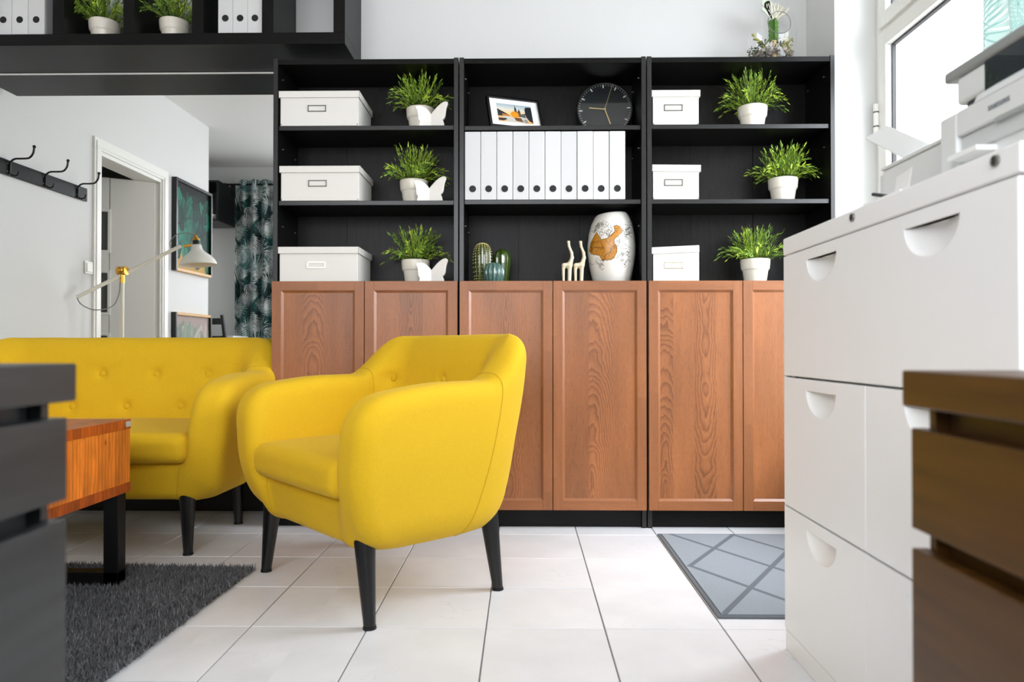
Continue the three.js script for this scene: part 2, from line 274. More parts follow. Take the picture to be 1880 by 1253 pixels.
// ------------------------------------------------------------------ bookcases
const BC = 'matching black bookcases with oak lower doors';
function bookcase(x0, label, shelves, doorMats) {
  const b = thing('bookcase', label, 'bookcase', [x0, 0, -3.31], 0, BC), W = 0.80, Dp = 0.28, t = 0.02, H = 2.018;
  for (const x of [0, W - t]) { const p = mesh('side_panel', boxUV(bx(x, x + t, 0, H, 0, Dp, 0.0012), x0, x), blackWood, b); mesh('edge_band', bx(x + 0.001, x + t - 0.001, 0.001, H - 0.001, Dp - 0.001, Dp + 0.0006, 0.0004), edgeMat, p); }
  mesh('top_panel', boxUV(bx(t, W - t, H - 0.026, H - 0.004, 0.006, Dp - 0.002, 0.0012), 0, x0, true), blackWood, b);
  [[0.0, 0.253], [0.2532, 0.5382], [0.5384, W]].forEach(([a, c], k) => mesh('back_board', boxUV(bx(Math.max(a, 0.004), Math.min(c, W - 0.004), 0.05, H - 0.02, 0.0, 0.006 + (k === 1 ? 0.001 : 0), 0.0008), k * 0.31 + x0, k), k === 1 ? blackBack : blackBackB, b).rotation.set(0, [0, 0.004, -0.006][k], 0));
  for (const y of shelves) { const p = mesh('shelf', boxUV(bx(t + 0.001, W - t - 0.001, y - 0.02, y, 0.008, Dp - 0.012, 0.0012), x0, y, true), blackWood, b); mesh('edge_band', bx(t + 0.002, W - t - 0.002, y - 0.019, y - 0.001, Dp - 0.013, Dp - 0.0114, 0.0004), edgeMat, p); }
  mesh('bottom_panel', boxUV(bx(t, W - t, 0.075, 0.093, 0.008, Dp - 0.004, 0.001), 0, 0, true), blackWood, b);
  mesh('plinth', boxUV(bx(t, W - t, 0, 0.075, Dp - 0.034, Dp - 0.018, 0.001), x0, 0, true), blackWood, b);
  for (const y of [1.947, 1.64, 1.30]) for (const x of [t, W - t]) for (const z of [0.05, 0.22]) mesh('shelf_peg', rod([x - 0.0005, y, z], [x + (x < 0.4 ? 0.006 : -0.006), y, z], 0.0035, 0.0035, 8), steel, b);
  [[0.003, 0.3985], [0.4015, 0.797]].forEach(([a, c], k) => {
    const d = new THREE.Group(); d.name = 'door'; b.add(d); d.position.set(0, 0, Dp + 0.002);
    const y0 = 0.079, y1 = 1.053, s = 0.040, v = 0.010, T = 0.018;
    mesh('stile', boxUV(bx(a, a + s, y0, y1, 0, T, 0.0012), rr(0, 1), rr(0, 1)), railMat, d); mesh('stile', boxUV(bx(c - s, c, y0, y1, 0, T, 0.0012), rr(0, 1), rr(0, 1)), railMat, d);
    mesh('rail', boxUV(bx(a + s, c - s, y1 - s, y1, 0, T, 0.0008), rr(0, 1), rr(0, 1), true), railMat, d); mesh('rail', boxUV(bx(a + s, c - s, y0, y0 + s, 0, T, 0.0008), rr(0, 1), rr(0, 1), true), railMat, d);
    const O = [[a + s, y0 + s], [c - s, y0 + s], [c - s, y1 - s], [a + s, y1 - s]], I = [[a + s + v, y0 + s + v], [c - s - v, y0 + s + v], [c - s - v, y1 - s - v], [a + s + v, y1 - s - v]], pos = [];
    for (let i = 0; i < 4; i++) { const j = (i + 1) % 4; const q = [[...O[i], T - 0.001], [...O[j], T - 0.001], [...I[j], T - 0.0095], [...I[i], T - 0.0095]]; for (const n of [0, 1, 2, 0, 2, 3]) pos.push(...q[n]); }
    const g = new THREE.BufferGeometry(); g.setAttribute('position', new THREE.Float32BufferAttribute(pos, 3)); g.computeVertexNormals(); mesh('moulding', boxUV(g), mouldMat, d);
    const p = new THREE.PlaneGeometry(c - a - 2 * s - 2 * v + 0.01, y1 - y0 - 2 * s - 2 * v + 0.01).translate((a + c) / 2, (y0 + y1) / 2, T - 0.009);
    const back = bx(a + s, c - s, y0 + s, y1 - s, 0.001, T - 0.0093, 0);
    for (const gg of [back]) gg.attributes.uv.array.fill(0.5);
    mesh('door_panel', [p, back], doorMats[k], d);
  });
  return b;
}
const X1 = -1.077, X2 = -0.273, X3 = 0.531, TOP = 1.047;
bookcase(X1, 'left black bookcase with three wide white boxes and butterflies, beside the mirror', [1.729, 1.404, TOP], [panelMats[0], panelMats[1]]);
bookcase(X2, 'middle black bookcase holding the clock, the white binders and the vase', [1.726, 1.406, TOP], [panelMats[2], panelMats[3]]);
bookcase(X3, 'right black bookcase with small white boxes, bright plants and a glass terrarium on top', [1.728, 1.406, TOP], [panelMats[4], panelMats[5]]);

// ------------------------------------------------------------------ open cube shelf high on the wall
{
  const s = thing('wall_shelf', 'long black open-backed cube shelf mounted high on the wall over the mirror', 'shelf', [0, 2.077, -3.325]);
  const A = -2.63, B = -0.765, D = 0.305, H = 0.42, t = 0.05;
  mesh('bottom_board', boxUV(bx(A, B, 0, t, 0, D, 0.0015), 0, 0, true), blackWood, s); mesh('top_board', boxUV(bx(A, B, H - t, H, 0, D, 0.0015), 0.3, 0.2, true), blackWood, s);
  mesh('end_panel', boxUV(bx(A, A + t, t, H - t, 0, D, 0.0015)), blackWood, s); mesh('end_panel', boxUV(bx(B - t, B, t, H - t, 0, D, 0.0015), 0.2), blackWood, s);
  for (const x of [-1.1, -1.404, -1.703, -2.011, -2.31]) mesh('divider', boxUV(bx(x - 0.025, x + 0.025, t, H - t, 0, D - 0.001, 0.0015), x), blackWood, s);
}

// ------------------------------------------------------------------ boxes with lids
function lidBox(name, label, w, h, d, pos, turn, group, lidTilt, plateMat) {
  const b = thing(name, label, 'box', pos, turn, group), lid = 0.029;
  const L = mesh('lid', [bx(-w / 2, w / 2, h - 0.004, h, -d / 2, d / 2, 0.002), bx(-w / 2, w / 2, h - lid, h - 0.002, d / 2 - 0.003, d / 2, 0.0012), bx(-w / 2, w / 2, h - lid, h - 0.002, -d / 2, -d / 2 + 0.003, 0.0012), bx(w / 2 - 0.003, w / 2, h - lid, h - 0.002, -d / 2, d / 2, 0.0012), bx(-w / 2, -w / 2 + 0.003, h - lid, h - 0.002, -d / 2, d / 2, 0.0012)], boxWhite, b);
  if (lidTilt) { L.rotation.z = lidTilt; L.position.y = Math.abs(lidTilt) * w / 2 + 0.001; }
  const e = 0.006; mesh('box_body', bx(-w / 2 + e, w / 2 - e, 0, h - 0.006, -d / 2 + e, d / 2 - e, 0.0025), boxWhite, b);
  const f = d / 2 - e, cx = -0.01, cy = h * 0.5, a = 0.04, c = 0.0145, r = 0.0045;
  const hold = mesh('label_holder', [bx(cx - a, cx + a, cy + c - r, cy + c, f, f + 0.003, 0.001), bx(cx - a, cx + a, cy - c, cy - c + r, f, f + 0.003, 0.001), bx(cx - a, cx - a + r, cy - c, cy + c, f, f + 0.003, 0.001), bx(cx + a - r, cx + a, cy - c, cy + c, f, f + 0.003, 0.001)], plateMat, b, 'metal label holder frame');
  mesh('label_card', bx(cx - a + r, cx + a - r, cy - c + r, cy + c - r, f, f + 0.0008, 0), boxWhite, hold);
  for (const x of [-1, 1]) mesh('corner_rivet', rod([x * (w / 2 - e - 0.004), 0.006, f - 0.001], [x * (w / 2 - e - 0.004), 0.006, f + 0.001], 0.003, 0.003, 8), steel, b);
  return b;
}
const dullMetal = std(0x75756d, 0.45, { metalness: 0.6 }), shinyMetal = std(0xf2ead2, 0.2, { metalness: 0.9 });
const WB = 'wide white storage boxes in the left bookcase', SB = 'small white storage boxes in the right bookcase';
lidBox('storage_box', 'wide white lidded box on the top shelf of the left bookcase', 0.351, 0.15, 0.268, [-0.8805, 1.729, -3.168], 0, WB, 0, dullMetal);
lidBox('storage_box', 'wide white lidded box on the middle shelf of the left bookcase', 0.351, 0.15, 0.268, [-0.877, 1.404, -3.168], 0, WB, 0, dullMetal);
lidBox('storage_box', 'wide white lidded box with shiny label holder, directly above the leftmost oak door', 0.351, 0.157, 0.268, [-0.882, TOP, -3.168], 0, WB, 0, shinyMetal);
lidBox('small_storage_box', 'small white lidded box on the top shelf of the right bookcase', 0.21, 0.151, 0.255, [0.659, 1.728, -3.175], 0, SB, 0, dullMetal);
lidBox('small_storage_box', 'small white lidded box on the middle shelf of the right bookcase', 0.21, 0.148, 0.255, [0.659, 1.406, -3.175], 0, SB, -0.012, dullMetal);
lidBox('small_storage_box', 'small white box with a crooked lid and shiny label holder, above the oak doors', 0.21, 0.152, 0.255, [0.659, TOP, -3.175], 0, SB, 0.045, shinyMetal);

// ------------------------------------------------------------------ potted plants
const leafMat = phys(0xffffff, 0.55, { vertexColors: true, transmission: 0, side: THREE.DoubleSide });
function foliage(n, R, H, sd) {
  seed = sd; const pos = [], col = [], nor = [];
  const tri = (a, b, c, k, no) => { for (const p of [a, b, c]) { pos.push(p.x, p.y, p.z < -0.06 ? -0.06 - 0.052 * Math.tanh((-0.06 - p.z) / 0.052) : p.z); nor.push(no.x, no.y, no.z); col.push(...k); } };
  for (let s = 0; s < n; s++) {
    const az = rr(0, Math.PI * 2), u = Math.sqrt((s + 0.5) / n), el = lerp(1.5, -0.05, u * u) + rr(-0.14, 0.14), len = lerp(H, R * 1.06, u) * rr(0.82, 1.1);
    const dir = V(Math.cos(az) * Math.cos(el), Math.sin(el), Math.sin(az) * Math.cos(el)), base = V(Math.cos(az) * u * 0.035, -0.012, Math.sin(az) * u * 0.035);
    const bend = V(0, u > 0.75 ? -0.03 : 0.01, 0), P = (t) => base.clone().addScaledVector(dir, len * t).addScaledVector(bend, t * t).add(V(0, 0.05 * u * Math.sin(t * Math.PI * 0.6), 0));
    const hue = rnd(), young = rnd() < 0.35, leaves = 13;
    for (let t = 0; t < 6; t++) { const a = P(t / 6), b = P((t + 1) / 6), w = 0.0011, sd2 = dir.clone().cross(V(0.3, 1, 0.2)).normalize().multiplyScalar(w), k = [0.16, 0.24, 0.04], no = sd2.clone().cross(dir).normalize(); tri(a.clone().add(sd2), b.clone().add(sd2), b.clone().sub(sd2), k, no); tri(a.clone().add(sd2), b.clone().sub(sd2), a.clone().sub(sd2), k, no); }
    for (let l = 0; l < leaves; l++) {
      const t = lerp(0.18, 1.0, l / (leaves - 1)), p = P(t), f = P(Math.min(t + 0.05, 1.05)).sub(P(t - 0.05)).normalize();
      const side = f.clone().cross(V(rr(-1, 1), rr(-1, 1), rr(-1, 1))).normalize(), d = f.clone().multiplyScalar(lerp(0.55, 1.0, t) + rr(-0.1, 0.15)).addScaledVector(side, l === leaves - 1 ? 0.08 : rr(0.5, 0.8)).normalize();
      const L = rr(0.02, 0.031) * (l > leaves - 3 ? 0.85 : 1), w = rr(0.0021, 0.0031), cr = d.clone().cross(side).normalize().multiplyScalar(w), up = cr.clone().cross(d).normalize();
      const m = p.clone().addScaledVector(d, L * 0.45).addScaledVector(up, -0.0008), e = p.clone().addScaledVector(d, L).addScaledVector(up, rr(-0.003, 0.003));
      const g = young ? rr(0.9, 1.25) : rr(0.5, 1.0), k = [g * lerp(0.22, 0.42, young ? 1 : hue * 0.6), g * lerp(0.38, 0.58, young ? 1 : hue), g * lerp(0.05, 0.045, hue)];
      const no = up; tri(p, m.clone().add(cr), m, k, no); tri(p, m, m.clone().sub(cr), k, no); tri(m, m.clone().add(cr), e, k, no); tri(m.clone().sub(cr), m, e, k, no);
    }
  }
  const g = new THREE.BufferGeometry(); g.setAttribute('position', new THREE.Float32BufferAttribute(pos, 3)); g.setAttribute('normal', new THREE.Float32BufferAttribute(nor, 3)); g.setAttribute('color', new THREE.Float32BufferAttribute(col, 3));
  return g;
}
const leafSets = [foliage(82, 0.112, 0.125, 101), foliage(84, 0.116, 0.132, 202), foliage(80, 0.112, 0.128, 303)];
const potGeo = lathe([[0, 0.001], [0.043, 0.001], [0.046, 0.003], [0.0545, 0.062], [0.0575, 0.067], [0.0612, 0.073], [0.0638, 0.106], [0.0635, 0.112], [0.0622, 0.1145], [0.06, 0.1145], [0.0585, 0.108], [0.056, 0.09], [0, 0.09]], 56);
const soilGeo = new THREE.CylinderGeometry(0.0575, 0.0555, 0.012, 32).translate(0, 0.1, 0), soilMat = std(0x2b2218, 1);
seed = 777;
function pottedPlant(label, pos, k, turn, group) {
  const p = thing('potted_plant', label, 'plant', pos, turn, group);
  mesh('pot', potGeo, potWhite, p); mesh('soil', soilGeo, soilMat, p);
  const f = mesh('foliage', leafSets[k], leafMat, p); f.position.y = 0.112; f.userData.kind = 'stuff';
  return p;
}
const PP = 'leafy plants in cream pots on the shelves';
pottedPlant('dark green plant behind the butterfly on the top shelf of the left bookcase', [-0.461, 1.729, -3.175], 0, 0.4, PP);
pottedPlant('dark green plant behind the butterfly on the middle shelf of the left bookcase', [-0.49, 1.404, -3.175], 1, 1.2, PP);
pottedPlant('dark green plant behind the butterfly just above the oak doors', [-0.482, TOP, -3.175], 2, 2.9, PP);
pottedPlant('bright plant in cream pot on the top shelf of the right bookcase', [1.026, 1.728, -3.17], 1, 3.6, PP);
pottedPlant('bright plant in cream pot on the middle shelf of the right bookcase', [1.16, 1.406, -3.17], 2, 0.2, PP);
pottedPlant('bright plant in cream pot on the lowest open shelf of the right bookcase', [1.036, TOP, -3.17], 0, 5.1, PP);
pottedPlant('potted plant in the left one of the two plant-filled cubes of the high wall shelf', [-1.895, 2.127, -3.165], 2, 2.0, PP);
pottedPlant('potted plant in the right one of the two plant-filled cubes of the high wall shelf', [-1.575, 2.127, -3.165], 0, 3.3, PP);

// ------------------------------------------------------------------ binders
const holeBlack = std(0x050505, 0.6);
function binderGeo(w, h, d) { return mergeGeometries([bx(-w / 2, w / 2, 0, h, -d, 0, 0.0022), bx(-w / 2 + 0.002, w / 2 - 0.002, h - 0.001, h + 0.0006, -d + 0.01, -0.012, 0)].map(plain)); }
const binderA = binderGeo(0.0675, 0.2945, 0.235), binderTone = [0, 1, 2].map((k) => std(new THREE.Color(0xd2d2d1).multiplyScalar(0.96 + 0.03 * k), 0.5));
function binder(label, pos, turn, group, k, geo = binderA, hole = 0.047) {
  const b = thing('binder', label, 'binder', pos, turn, group);
  mesh('binder_case', geo, binderTone[k % 3], b);
  const h = mesh('finger_hole', [new THREE.CylinderGeometry(0.0132, 0.0132, 0.0016, 28).rotateX(Math.PI / 2).translate(0, hole, 0.0002), new THREE.TorusGeometry(0.0135, 0.0012, 8, 28).translate(0, hole, 0.0006)], holeBlack, b, 'black ringed finger hole');
  return b;
}
const words = ['first', 'second', 'third', 'fourth', 'fifth', 'sixth', 'seventh', 'eighth', 'ninth', 'tenth'];
for (let i = 0; i < 10; i++) binder(i === 0 ? 'leftmost white binder in the row of ten in the middle bookcase' : i === 9 ? 'rightmost white binder in the row of ten in the middle bookcase' : words[i] + ' white binder from the left in the row of ten', [-0.2165 + i * 0.06915, 1.406, -3.04 - (hash(i, 4) * 0.003)], 0, 'white binders in the middle bookcase', i);
const binderB = binderGeo(0.064, 0.31, 0.235), binderC = binderGeo(0.071, 0.31, 0.235);
['left', 'middle', 'right'].forEach((w, i) => binder(w + ' one of the three white binders beside the empty cube of the wall shelf', [-1.289 + i * 0.0645, 2.127, -3.035], 0, 'white binders in the high wall shelf', i, binderB, 0.07));
['left', 'middle', 'right'].forEach((w, i) => binder(w + ' one of the three white binders at the far left end of the wall shelf', [-2.262 + i * 0.0725, 2.127, -3.035], 0, 'white binders in the high wall shelf', i + 1, binderC, 0.07));

// ------------------------------------------------------------------ shelf ornaments
function poly(pts, depth, bevel = 0.002, hole) {
  const s = new THREE.Shape(pts.map((p) => new THREE.Vector2(...p)));
  if (hole) s.holes.push(new THREE.Path(hole.map((p) => new THREE.Vector2(...p))));
  return new THREE.ExtrudeGeometry(s, { depth, bevelEnabled: bevel > 0, bevelThickness: bevel, bevelSize: bevel, bevelSegments: 3, steps: 1, curveSegments: 8 });
}
function smooth(pts, n = 6) { return new THREE.CatmullRomCurve3(pts.map((p) => V(p[0], p[1], 0)), true, 'centripetal').getPoints(pts.length * n).slice(0, -1).map((p) => [p.x, p.y]); }
{
  const k = 0.1355 / 720, C = (x, y) => [(x - 1128) * k, (1165 - y) * k];
  const left = smooth([[1110, 860], [1050, 775], [980, 715], [900, 690], [800, 706], [835, 780], [852, 880], [862, 980], [893, 1030], [880, 1100], [872, 1160], [1000, 1168], [1108, 1165]].map((p) => C(...p)));
  const right = smooth([[1145, 870], [1215, 775], [1300, 690], [1400, 620], [1470, 600], [1506, 626], [1478, 710], [1458, 800], [1448, 890], [1425, 945], [1380, 990], [1405, 1060], [1415, 1160], [1280, 1168], [1148, 1165]].map((p) => C(...p)));
  function wing(pts, sgn) {                                      // a gently puffed wing
    const g = poly(pts, 0.012, 0.005); g.translate(0, 0, -0.006);
    const p = g.attributes.position; for (let i = 0; i < p.count; i++) p.setZ(i, p.getZ(i) + Math.abs(p.getX(i)) * 0.25 - 0.004);
    g.computeVertexNormals(); return g;
  }
  const wl = wing(left, -1), wr = wing(right, 1), body = mergeGeometries([rod([0.001, 0.001, 0.002], [0.0, 0.056, 0.002], 0.0052, 0.0058), new THREE.SphereGeometry(0.0058, 16, 10).translate(0, 0.057, 0.002)].map(plain));
  const B = 'white ceramic butterflies in the left bookcase', mk = (label, pos, turn) => { const t = thing('butterfly_figurine', label, 'figurine', pos, turn, B); mesh('wing', wl, ceramic, t); mesh('wing', wr, ceramic, t); mesh('body', body, ceramic, t); };
  mk('white ceramic butterfly leaning on the pot on the top shelf of the left bookcase', [-0.4, 1.7265, -3.075], 0);
  mk('white ceramic butterfly leaning on the pot on the middle shelf of the left bookcase', [-0.408, 1.4015, -3.075], 0.04);
  mk('white ceramic butterfly just above the second oak door, in front of a plant', [-0.398, TOP - 0.0025, -3.075], -0.05);
}
{                                                               // three ceramic cacti
  const cact = (name, label, ribs, prof, amp, mat, pos, dots) => {
    const t = thing(name, label, 'figurine', pos, 0, 'green ceramic cacti in the middle bookcase');
    const g = lathe(prof, ribs * 12), p = g.attributes.position;
    for (let i = 0; i < p.count; i++) { const x = p.getX(i), z = p.getZ(i), a = Math.atan2(x, z), r = Math.hypot(x, z), q = 1 - amp * Math.pow(Math.abs(Math.sin(a * ribs / 2)), 0.9) * (r > 0.004 ? 1 : 0); p.setX(i, x * q); p.setZ(i, z * q); }
    g.computeVertexNormals(); mesh('cactus_body', g, mat, t);
    if (dots) { const gs = [], c = new THREE.CatmullRomCurve3(prof.map((q) => V(q[0], q[1], 0))); for (let r = 0; r < ribs; r++) { const a = (r + 0.5) * Math.PI * 2 / ribs; for (let j = 0; j < 20; j++) { const q = c.getPoint(0.1 + 0.86 * j / 19), rad = q.x * (1 - amp * Math.sin(a * ribs / 2) ** 2); const a2 = r * Math.PI * 2 / ribs; gs.push(new THREE.SphereGeometry(0.0022, 6, 5).translate(Math.sin(a2) * q.x, q.y, Math.cos(a2) * q.x)); } } const m = mesh('spines', gs, std(0xd9c98a, 0.4), t, 'raised cream dots'); m.userData.kind = 'stuff'; }
  };
  const glaze = (c) => phys(c, 0.15, { clearcoat: 1, clearcoatRoughness: 0.05 });
  cact('ceramic_cactus', 'tall olive cactus figurine covered in cream dots', 16, [[0, 0], [0.03, 0], [0.034, 0.012], [0.037, 0.04], [0.041, 0.09], [0.042, 0.125], [0.038, 0.155], [0.028, 0.175], [0.014, 0.184], [0, 0.186]], 0.08, glaze(0x464f1e), [-0.18, TOP, -3.14], true);
  cact('ceramic_cactus', 'smooth dark green ribbed cactus figurine on the right of the trio', 8, [[0, 0], [0.024, 0], [0.026, 0.008], [0.032, 0.05], [0.0385, 0.095], [0.039, 0.12], [0.034, 0.14], [0.022, 0.154], [0.008, 0.16], [0, 0.161]], 0.16, glaze(0x34490f), [-0.093, TOP, -3.15]);
  cact('ceramic_cactus', 'small round teal ribbed cactus figurine in front of two taller ones', 14, [[0, 0], [0.032, 0], [0.038, 0.01], [0.046, 0.035], [0.047, 0.055], [0.04, 0.075], [0.026, 0.088], [0.01, 0.093], [0, 0.093]], 0.13, glaze(0x4d6e66), [-0.126, TOP, -3.085]);
}
{                                                               // two long-necked animal figurines
  const k = 0.1755 / 1300 * 3.09, P = (x, y) => [(x - 1095) * k, (795 - y) * k, 0];
  const f = (x, y, z) => {
    const p = [x, y, z * 0.8]; let d = cone3(p, P(1050, 795), P(1048, 640), 0.005, 0.0068); d = smin(d, cone3(p, P(1110, 795), P(1115, 640), 0.0078, 0.0088), 0.006);
    d = smin(d, cone3(p, P(1055, 600), P(1110, 600), 0.0105, 0.0115), 0.012); d = smin(d, cone3(p, P(1118, 590), P(1140, 520), 0.011, 0.0078), 0.01);
    d = smin(d, cone3(p, P(1140, 520), P(1135, 470), 0.0076, 0.0064), 0.004); d = smin(d, cone3(p, P(1135, 470), P(1108, 400), 0.0064, 0.0055), 0.004); d = smin(d, cone3(p, P(1108, 400), P(1102, 350), 0.0055, 0.0068), 0.003);
    return Math.max(d, -y, y - P(0, 344)[1]);
  };
  const g = surface(f, [-0.035, -0.004, -0.022], [0.04, 0.205, 0.022], 0.0021), m = phys(0xe6d8b8, 0.3, { clearcoat: 0.4 });
  const a = thing('giraffe_figurine', 'cream long-necked giraffe figurine, the left of the pair', 'figurine', [0.196, TOP, -3.09], 0, 'pair of cream giraffe figurines'); mesh('giraffe_body', g, m, a);
  copyOf(a, [0.249, TOP, -3.095], 0.03, 'cream long-necked giraffe figurine, right next to the big vase');
}
{                                                               // vase printed with a map
  const W = 1024, H = 512;
  const map = canvasTex(W, H, (c) => {
    c.fillStyle = '#e9e5dc'; c.fillRect(0, 0, W, H); seed = 99;
    const M = (x, y) => [(Math.asin(clamp((x - 1547) / 256, -0.985, 0.985)) / (2 * Math.PI) + 0.5) * W, (y - 62) / (770 - 62) * H];
    const path = (pts, close) => { c.beginPath(); pts.forEach((p, i) => { const q = M(...p); i ? c.lineTo(...q) : c.moveTo(...q); }); if (close) c.closePath(); };
    const rough = (pts, j) => { const o = []; pts.forEach((p, i) => { const n = pts[(i + 1) % pts.length]; for (let s = 0; s < 4; s++) o.push([lerp(p[0], n[0], s / 4) + rr(-j, j), lerp(p[1], n[1], s / 4) + rr(-j, j)]); }); return o; };
    const gold = rough([[1385, 260], [1420, 310], [1440, 345], [1500, 330], [1545, 300], [1580, 265], [1575, 215], [1600, 205], [1650, 225], [1670, 260], [1640, 290], [1610, 320], [1580, 330], [1575, 380], [1605, 420], [1600, 480], [1570, 530], [1520, 545], [1440, 545], [1420, 500], [1370, 485], [1330, 470], [1312, 420], [1330, 360], [1360, 300]], 5);
    path(gold, true); c.fillStyle = '#bf7f1c'; c.fill(); c.lineWidth = 3; c.strokeStyle = '#3a2a10'; c.stroke();
    c.save(); path(gold, true); c.clip(); c.lineWidth = 2.4;
    for (let i = 0; i < 30; i++) { let x = rr(1310, 1660), y = rr(210, 540), a = rr(0, 6.28); c.strokeStyle = x < 1440 ? '#3a2608' : '#6b4510'; const pts = []; for (let s = 0; s < 16; s++) { pts.push([x, y]); a += rr(-1, 1); x += Math.cos(a) * 11; y += Math.sin(a) * 11; } path(pts); c.stroke(); }
    c.restore();
    const scrib = (x0, x1, y0, y1, n, col, st = 7) => { c.strokeStyle = col; c.lineWidth = 2.6; for (let i = 0; i < n; i++) { let x = rr(x0, x1), y = rr(y0, y1), a = rr(0, 6.28); const pts = []; for (let s = 0; s < 12; s++) { pts.push([x, y]); a += rr(-1.3, 1.3); x += Math.cos(a) * st; y += Math.sin(a) * st; } path(pts); c.stroke(); } };
    scrib(1370, 1440, 150, 240, 26, '#77736c', 6); scrib(1440, 1500, 180, 215, 4, '#66625c', 6); scrib(1350, 1400, 230, 280, 6, '#4a4640'); scrib(1440, 1520, 255, 320, 10, '#7d7a74'); scrib(1500, 1560, 235, 270, 4, '#2e2b27');
    scrib(1680, 1775, 215, 300, 22, '#3b3833'); scrib(1600, 1720, 320, 430, 16, '#6e6a63'); scrib(1660, 1690, 450, 600, 9, '#2e2b27', 6); scrib(1690, 1740, 440, 560, 7, '#6a665f'); scrib(1330, 1400, 480, 570, 4, '#77736c'); scrib(1400, 1520, 570, 610, 6, '#55514b', 8); scrib(1610, 1616, 480, 510, 2, '#2e2b27', 4);
  });
  const prof = [[0, 0], [0.072, 0], [0.079, 0.004], [0.088, 0.035], [0.0985, 0.085], [0.1055, 0.14], [0.106, 0.175], [0.101, 0.225], [0.09, 0.27], [0.076, 0.302], [0.067, 0.313], [0.062, 0.3135], [0.06, 0.308], [0.07, 0.29]];
  const g = lathe(prof, 72), p = g.attributes.position, uv = g.attributes.uv;
  for (let i = 0; i < p.count; i++) { uv.setY(i, p.getY(i) / 0.3135); const y = p.getY(i); if (y > 0.22) p.setY(i, y + p.getX(i) * -0.085 * (y - 0.22) / 0.09); }
  g.rotateY(Math.PI); g.computeVertexNormals();
  const v = thing('vase', 'big white vase printed with a golden and black map', 'vase', [0.3935, TOP, -3.15], -0.12);
  mesh('vase_body', g, phys(0xffffff, 0.32, { map, clearcoat: 0.25, clearcoatRoughness: 0.25 }), v);
}
{                                                               // clock resting on the shelf against the back
  const R = 0.128, k = thing('wall_clock', 'round black clock with gold hands leaning in the middle bookcase', 'clock', [0.372, 1.726, -3.2]); k.rotation.set(-0.1, -0.02, 0);
  const face = new THREE.Group(); face.name = 'clock_face'; face.position.y = R; face.rotation.z = 0.055; k.add(face);
  mesh('clock_case', lathe([[0, -0.032], [R - 0.008, -0.032], [R, -0.026], [R, -0.002], [R - 0.002, 0], [R - 0.0045, 0], [R - 0.0055, -0.004], [0, -0.004]], 96).rotateX(Math.PI / 2), std(0x0b0c0d, 0.25), face);
  mesh('dial', new THREE.CircleGeometry(R - 0.005, 80).translate(0, 0, -0.0035), phys(0x10161a, 0.35, { clearcoat: 1, clearcoatRoughness: 0.02 }), face);
  const markMat = std(0xd8d6cc, 0.5), hourG = bx(-0.0028, 0.0028, 0.101, 0.117, -0.0034, -0.002, 0.0004), minG = bx(-0.0007, 0.0007, 0.112, 0.118, -0.0034, -0.0026, 0);
  for (let i = 0; i < 12; i++) { const m = mesh('hour_mark', hourG, markMat, face); m.rotation.z = -i * Math.PI / 6; }
  const mins = []; for (let i = 0; i < 60; i++) if (i % 5) mins.push(minG.clone().rotateZ(-i * Math.PI / 30)); mesh('minute_marks', mins, markMat, face);
  const gold = std(0xd9c48a, 0.3, { metalness: 0.5 });
  const hand = (name, len, w, ang, z) => { const m = mesh(name, bx(-w / 2, w / 2, -0.003, len, z, z + 0.0008, 0.0003), gold, face); m.rotation.z = ang; };
  hand('hour_hand', 0.071, 0.005, 1.425, -0.001); hand('minute_hand', 0.076, 0.0046, Math.PI + 0.28, 0); hand('second_hand', 0.122, 0.0018, -0.36, 0.001);
  mesh('hand_hub', rod([0, 0, -0.003], [0, 0, 0.003], 0.005, 0.004, 20), gold, face);
}
